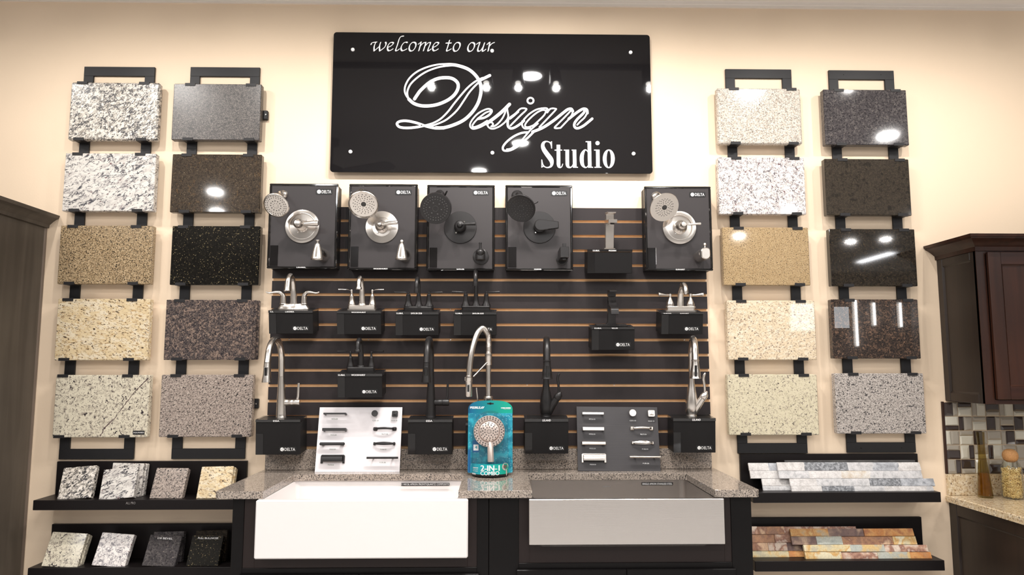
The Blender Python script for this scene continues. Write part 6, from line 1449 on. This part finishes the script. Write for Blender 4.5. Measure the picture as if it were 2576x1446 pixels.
for ri, row in enumerate(PAT):
    for ci, cell in enumerate(row.split(',')[:min(9, ncol)]):
        x0, z1 = mx0 + ci * mod, mzt - ri * mod; g_ = .0016
        orient, a, b_ = cell[0], cell[1], cell[2]
        fa = .36 if a.islower() else .64
        rects = [(x0 + g_, z1 - mod + g_, x0 + mod * fa - g_ * .5, z1 - g_), (x0 + mod * fa + g_ * .5, z1 - mod + g_, x0 + mod - g_, z1 - g_)] if orient == 'V' else \
                [(x0 + g_, z1 - mod * fa + g_ * .5, x0 + mod - g_, z1 - g_), (x0 + g_, z1 - mod + g_, x0 + mod - g_, z1 - mod * fa - g_ * .5)]
        for (xa, za, xb, zb_), kk in zip(rects, (a, b_)):
            mb = MB(); q = [(xa, za), (xb, za), (xb, zb_), (xa, zb_)]
            e = [rr_.uniform(.004, .013) for _ in range(4)]
            w_, h_ = xb - xa, zb_ - za
            l, r_, bo, tp = [min(v, .28 * (w_ if i < 2 else h_)) for i, v in enumerate(e)]
            P = [(x, -.0060, z) for x, z in q] + [(x, -.0085, z) for x, z in q] + [(xa + l * rr_.uniform(.5, 1.5), -.0120, za + bo * rr_.uniform(.5, 1.5)), (xb - r_ * rr_.uniform(.5, 1.5), -.0120, za + bo * rr_.uniform(.5, 1.5)), (xb - r_ * rr_.uniform(.5, 1.5), -.0120, zb_ - tp * rr_.uniform(.5, 1.5)), (xa + l * rr_.uniform(.5, 1.5), -.0120, zb_ - tp * rr_.uniform(.5, 1.5))]
            mb.add(P, [(0, 1, 5, 4), (1, 2, 6, 5), (2, 3, 7, 6), (3, 0, 4, 7), (4, 5, 9, 8), (5, 6, 10, 9), (6, 7, 11, 10), (7, 4, 8, 11), (8, 9, 10, 11)])
            mb.build('tile', MT[kk.upper()], ms, sharp=10)
# upper cabinet
XU = at(2377.4, 1008.4, 0).x; zu0 = at(2377.4, 1008.4, 0).z; zcb = at(2360, 652, 0).z; zct = at(2334, 620, 0).z
YU = -.312
uc = thing('upper_cabinet', 'cherry wood wall cabinet with crown at the right edge', 'cabinet', (XU, 0, zu0))
MB().box((XU + .018, YU + .020, zu0 + .01), (KX1, -.0006, zcb)).build('carcass', M['darkwood'], uc)
def framed(fr, x0, x1, z0, z1, sw_, thk, mt, mtp, name, par, rec=.008, mtr=None):
    """frame and recessed flat panel on plane fr (front face at y=0, body behind)"""
    d = MB().box((x0 + sw_ * .9, -thk + .001, z0 + sw_ * .9), (x1 - sw_ * .9, -rec, z1 - sw_ * .9), fr).build(name, mtp, par)
    lv = par if par.parent is not None else d
    for lo, hi in (((x0, z0), (x0 + sw_, z1)), ((x1 - sw_, z0), (x1, z1))): MB().box((lo[0], -thk, lo[1]), (hi[0], 0, hi[1]), fr, c=.003).build('stile', mt, d)
    for lo, hi in (((x0 + sw_, z0), (x1 - sw_, z0 + sw_)), ((x0 + sw_, z1 - sw_), (x1 - sw_, z1))): MB().box((lo[0], -thk, lo[1]), (hi[0], 0, hi[1]), fr, c=.003).build('rail', mtr or mt, d)
    b_ = MB(); i0, i1, k0, k1 = x0 + sw_, x1 - sw_, z0 + sw_, z1 - sw_; e = .007
    for P, Q, R2_, S2 in (((i0, k0), (i1, k0), (i1 - e, k0 + e), (i0 + e, k0 + e)), ((i1, k0), (i1, k1), (i1 - e, k1 - e), (i1 - e, k0 + e)), ((i1, k1), (i0, k1), (i0 + e, k1 - e), (i1 - e, k1 - e)), ((i0, k1), (i0, k0), (i0 + e, k0 + e), (i0 + e, k1 - e))):
        b_.poly([fr(P[0], -.002, P[1]), fr(Q[0], -.002, Q[1]), fr(R2_[0], -rec + .0003, R2_[1]), fr(S2[0], -rec + .0003, S2[1])])
    b_.build('bead', mt, d)
    return d
sf = Fr((XU, 0, 0), (0, 1, 0), (-1, 0, 0), (0, 0, 1))
framed(sf, YU + .002, -.001, zu0, zcb, .045, .018, M['darkwood'], M['darkwood'], 'side_panel', uc)
ff = Fr((0, YU, 0))
MB().box((XU, -.02, zu0), (XU + .045, 0, zcb), Fr((0, YU, 0)), c=.001).build('face_stile', M['cherry'], uc)
MB().box((XU + .045, -.02, zu0), (KX1, 0, zu0 + .02), ff, c=.001).build('face_rail', M['cherryx'], uc)
MB().box((XU + .045, -.02, zcb - .02), (KX1, 0, zcb), ff, c=.001).build('face_rail', M['cherryx'], uc)
dx0 = at(2497, 800, YU - .02).x
df = Fr((0, YU - .0205, 0))
framed(df, dx0, dx0 + .46, zu0 + .022, zcb - .012, .062, .020, M['cherry'], M['cherry'], 'door', uc, mtr=M['cherryx'])
hh = zct - zcb
pr = [(.0, zcb - .006), (.006, zcb - .006), (.008, zcb + hh * .2), (.014, zcb + hh * .28), (.024, zcb + hh * .42), (.040, zcb + hh * .6), (.054, zcb + hh * .70), (.056, zcb + hh * .78), (.062, zcb + hh * .80), (.064, zct), (0, zct)]
crown_path([(XU, -.0006, -1, 0), (XU, YU - .002, -1, -1), (KX1, YU - .002, 0, -1)], pr, 'crown_moulding', M['cherry'], uc)
# base cabinet
bc = thing('base_cabinet', 'dark base cabinet under the cream granite counter at the right edge', 'cabinet', (XK + .01, 0, 0))
XB = at(2388, 1290, 0).x
MB().box((XB + .018, -.60, .0), (KX1, -.0006, ZK - .0325)).build('carcass', M['darkwood'], bc)
bf = Fr((XB, 0, 0), (0, 1, 0), (-1, 0, 0), (0, 0, 1))
framed(bf, -.60, -.0006, .0, ZK - .0325, .06, .0175, M['darkwood'], M['darkwood'], 'side_panel', bc)
# vase
vb = atz(2479.5, 1251, ZK); vb.y = min(vb.y, -.075)
vb = Vector((at(2479.5, 1250, vb.y).x, vb.y, ZK + .0006)); vf = Fr(vb, (1, 0, 0), (0, -1, 0), Vector((-.02, 0, 1)))
va = thing('glass_vase', 'slender olive amber glass vase on the cream counter', 'vase', vb)
k_ = -(CAM.y - vb.y) / FPX
VP = [(52, 842), (53, 830), (50, 790), (45, 730), (39, 660), (33, 600), (28, 550), (26, 500), (26, 450), (28, 400), (30, 360), (31, 348)]
pr = [(0, 0)] + [(x / 3.1016 * k_, (844 - y) / 3.1016 * k_) for x, y in VP]
pin = [(r_ - .0022, h_ if i else h_ + .012) for i, (r_, h_) in enumerate(pr[1:])]
pin[0] = (pin[0][0], .010); pin[1] = (pin[1][0], .0125)
mb = MB(); mb.lathe(pr + list(reversed(pin)) + [(0, .010)], vf, 'z', 32)
mb.build('vase_glass', thin_glass('olive_glass', (.79, .72, .50, 1), .05), va)
liq = [(0, .0102)] + [(r_ - .0004, max(h_, .0104)) for r_, h_ in pin[:4]] + [(pin[4][0] - .0004, pin[4][1]), (0, pin[4][1])]
MB().lathe(liq, vf, 'z', 28).build('amber_filling', plain('amber', (.34, .17, .05, 1), .3, var=(.22, .10, .03, 1)), va)
# jar of cereal rings
jb = atz(2549, 1252, ZK); JY = min(-.10, jb.y); jb = Vector((at(2549, 1254, JY).x, JY, ZK + .0006)); jf = Fr(jb)
jr = 24.0 * (JY - CAM.y) / FPX; JH = 93 * (JY - CAM.y) / FPX
jt = thing('cereal_jar', 'glass jar of cereal rings with a cork ball stopper on the cream counter', 'jar', jb)
pr = [(0, 0), (jr * .92, 0), (jr, .006), (jr, JH * .72), (jr * .97, JH * .80), (jr * .80, JH * .90), (jr * .66, JH * .95), (jr * .64, JH)]
mb = MB(); mb.lathe(pr + [(r_ - .0025, max(h_, .0035)) for r_, h_ in reversed(pr[1:])] + [(0, .0035)], jf, 'z', 40)
mb.build('jar_glass', thin_glass('clear_glass', (.95, .96, .95, 1), .02), jt)
MB().lathe([(0, JH - .012), (jr * .35, JH - .010), (jr * .58, JH - .003), (jr * .70, JH + .010), (jr * .735, JH + .021), (jr * .70, JH + .033), (jr * .54, JH + .045), (jr * .30, JH + .052), (0, JH + .054)], jf, 'z', 28).build('cork_stopper', plain('cork', c(196, 146, 92), .75, bump=((260, 260, 260), .4), var=c(168, 118, 72)), jt)
mb = MB(); rc = random.Random(11)
for k in range(380):
    an = rc.uniform(0, 2 * PI); rad = (jr - .0105) * (1 - .25 * rc.random() ** 3); z = .009 + rc.random() * (JH * .80 - .012)
    if z > JH * .70: rad = min(rad, jr * .78)
    ax = (Vector((math.cos(an), -math.sin(an), 0)) * 1.3 + Vector((rc.gauss(0, .7), rc.gauss(0, .7), rc.gauss(0, .7)))).normalized(); ff_ = nrm_frame(jf(rad * math.cos(an), rad * math.sin(an), z), ax)
    R1, R0 = .0060, .0026; base = len(mb.v)
    for i in range(9):
        for j in range(5):
            u, v = 2 * PI * i / 9, 2 * PI * j / 5; q = R1 + R0 * math.cos(v); mb.v.append(ff_(q * math.cos(u), q * math.sin(u), R0 * math.sin(v)))
    for i in range(9):
        for j in range(5): mb.f.append((base + i * 5 + j, base + ((i + 1) % 9) * 5 + j, base + ((i + 1) % 9) * 5 + (j + 1) % 5, base + i * 5 + (j + 1) % 5)); mb.m.append(0)
o = mb.build('cereal_rings', plain('cereal', c(232, 204, 140), .6, var=c(214, 176, 108)), sharp=60)
tag(o, 'pale yellow cereal rings filling the glass jar', 'cereal', kind='stuff')
cr = MB().lathe([(0, .005), (jr - .017, .006), (jr - .017, JH * .72), (0, JH * .75)], jf, 'z', 20); cr.build('cereal_core', bpy.data.materials['cereal'], o)

# ------------------------------------------------------------------ tall cabinet at the left
XT = at(117, 600, 0).x; zt0 = at(113, 571, 0).z; zt1 = at(143, 543, 0).z
tcb = thing('tall_cabinet', 'tall grey brown stained cabinet with crown at the left edge', 'cabinet', (XT - .3, -.3, 0))
MB().box((TX0 + .01, -.64, .0), (XT - .006, -.0006, zt1 - .01)).build('carcass', M['greywood'], tcb)
MB().box((XT - .006, -.655, .0), (XT, -.022, zt1 - .012)).build('side_panel', M['greywood'], tcb)
MB().prism([(0, 0), (.007, 0), (.0095, .006), (.007, .014), (0, .020)], .0, zt0, Fr((XT - .0055, -.001, 0), (1, 0, 0), (0, -1, 0), (0, 0, 1)), plane='xy').build('scribe_moulding', M['greyedge'], tcb)
hh = zt1 - zt0
pr = [(0, zt0 - .006), (.010, zt0 - .006), (.012, zt0 + hh * .18), (.018, zt0 + hh * .26), (.030, zt0 + hh * .46), (.046, zt0 + hh * .66), (.056, zt0 + hh * .72), (.058, zt0 + hh * .84), (.060, zt1), (0, zt1)]
crown_path([(XT, -.0006, 1, 0), (XT, -.66, 1, -1), (TX0 + .01, -.66, 0, -1)], pr, 'crown_moulding', M['greywood'], tcb)
for x0, x1 in ((TX0 + .02, (TX0 + XT) / 2 - .002), ((TX0 + XT) / 2 + .002, XT - .01)):
    framed(Fr((0, -.66, 0)), x0, x1, .12, zt0 - .02, .065, .019, M['greywood'], M['greywood'], 'door', tcb)
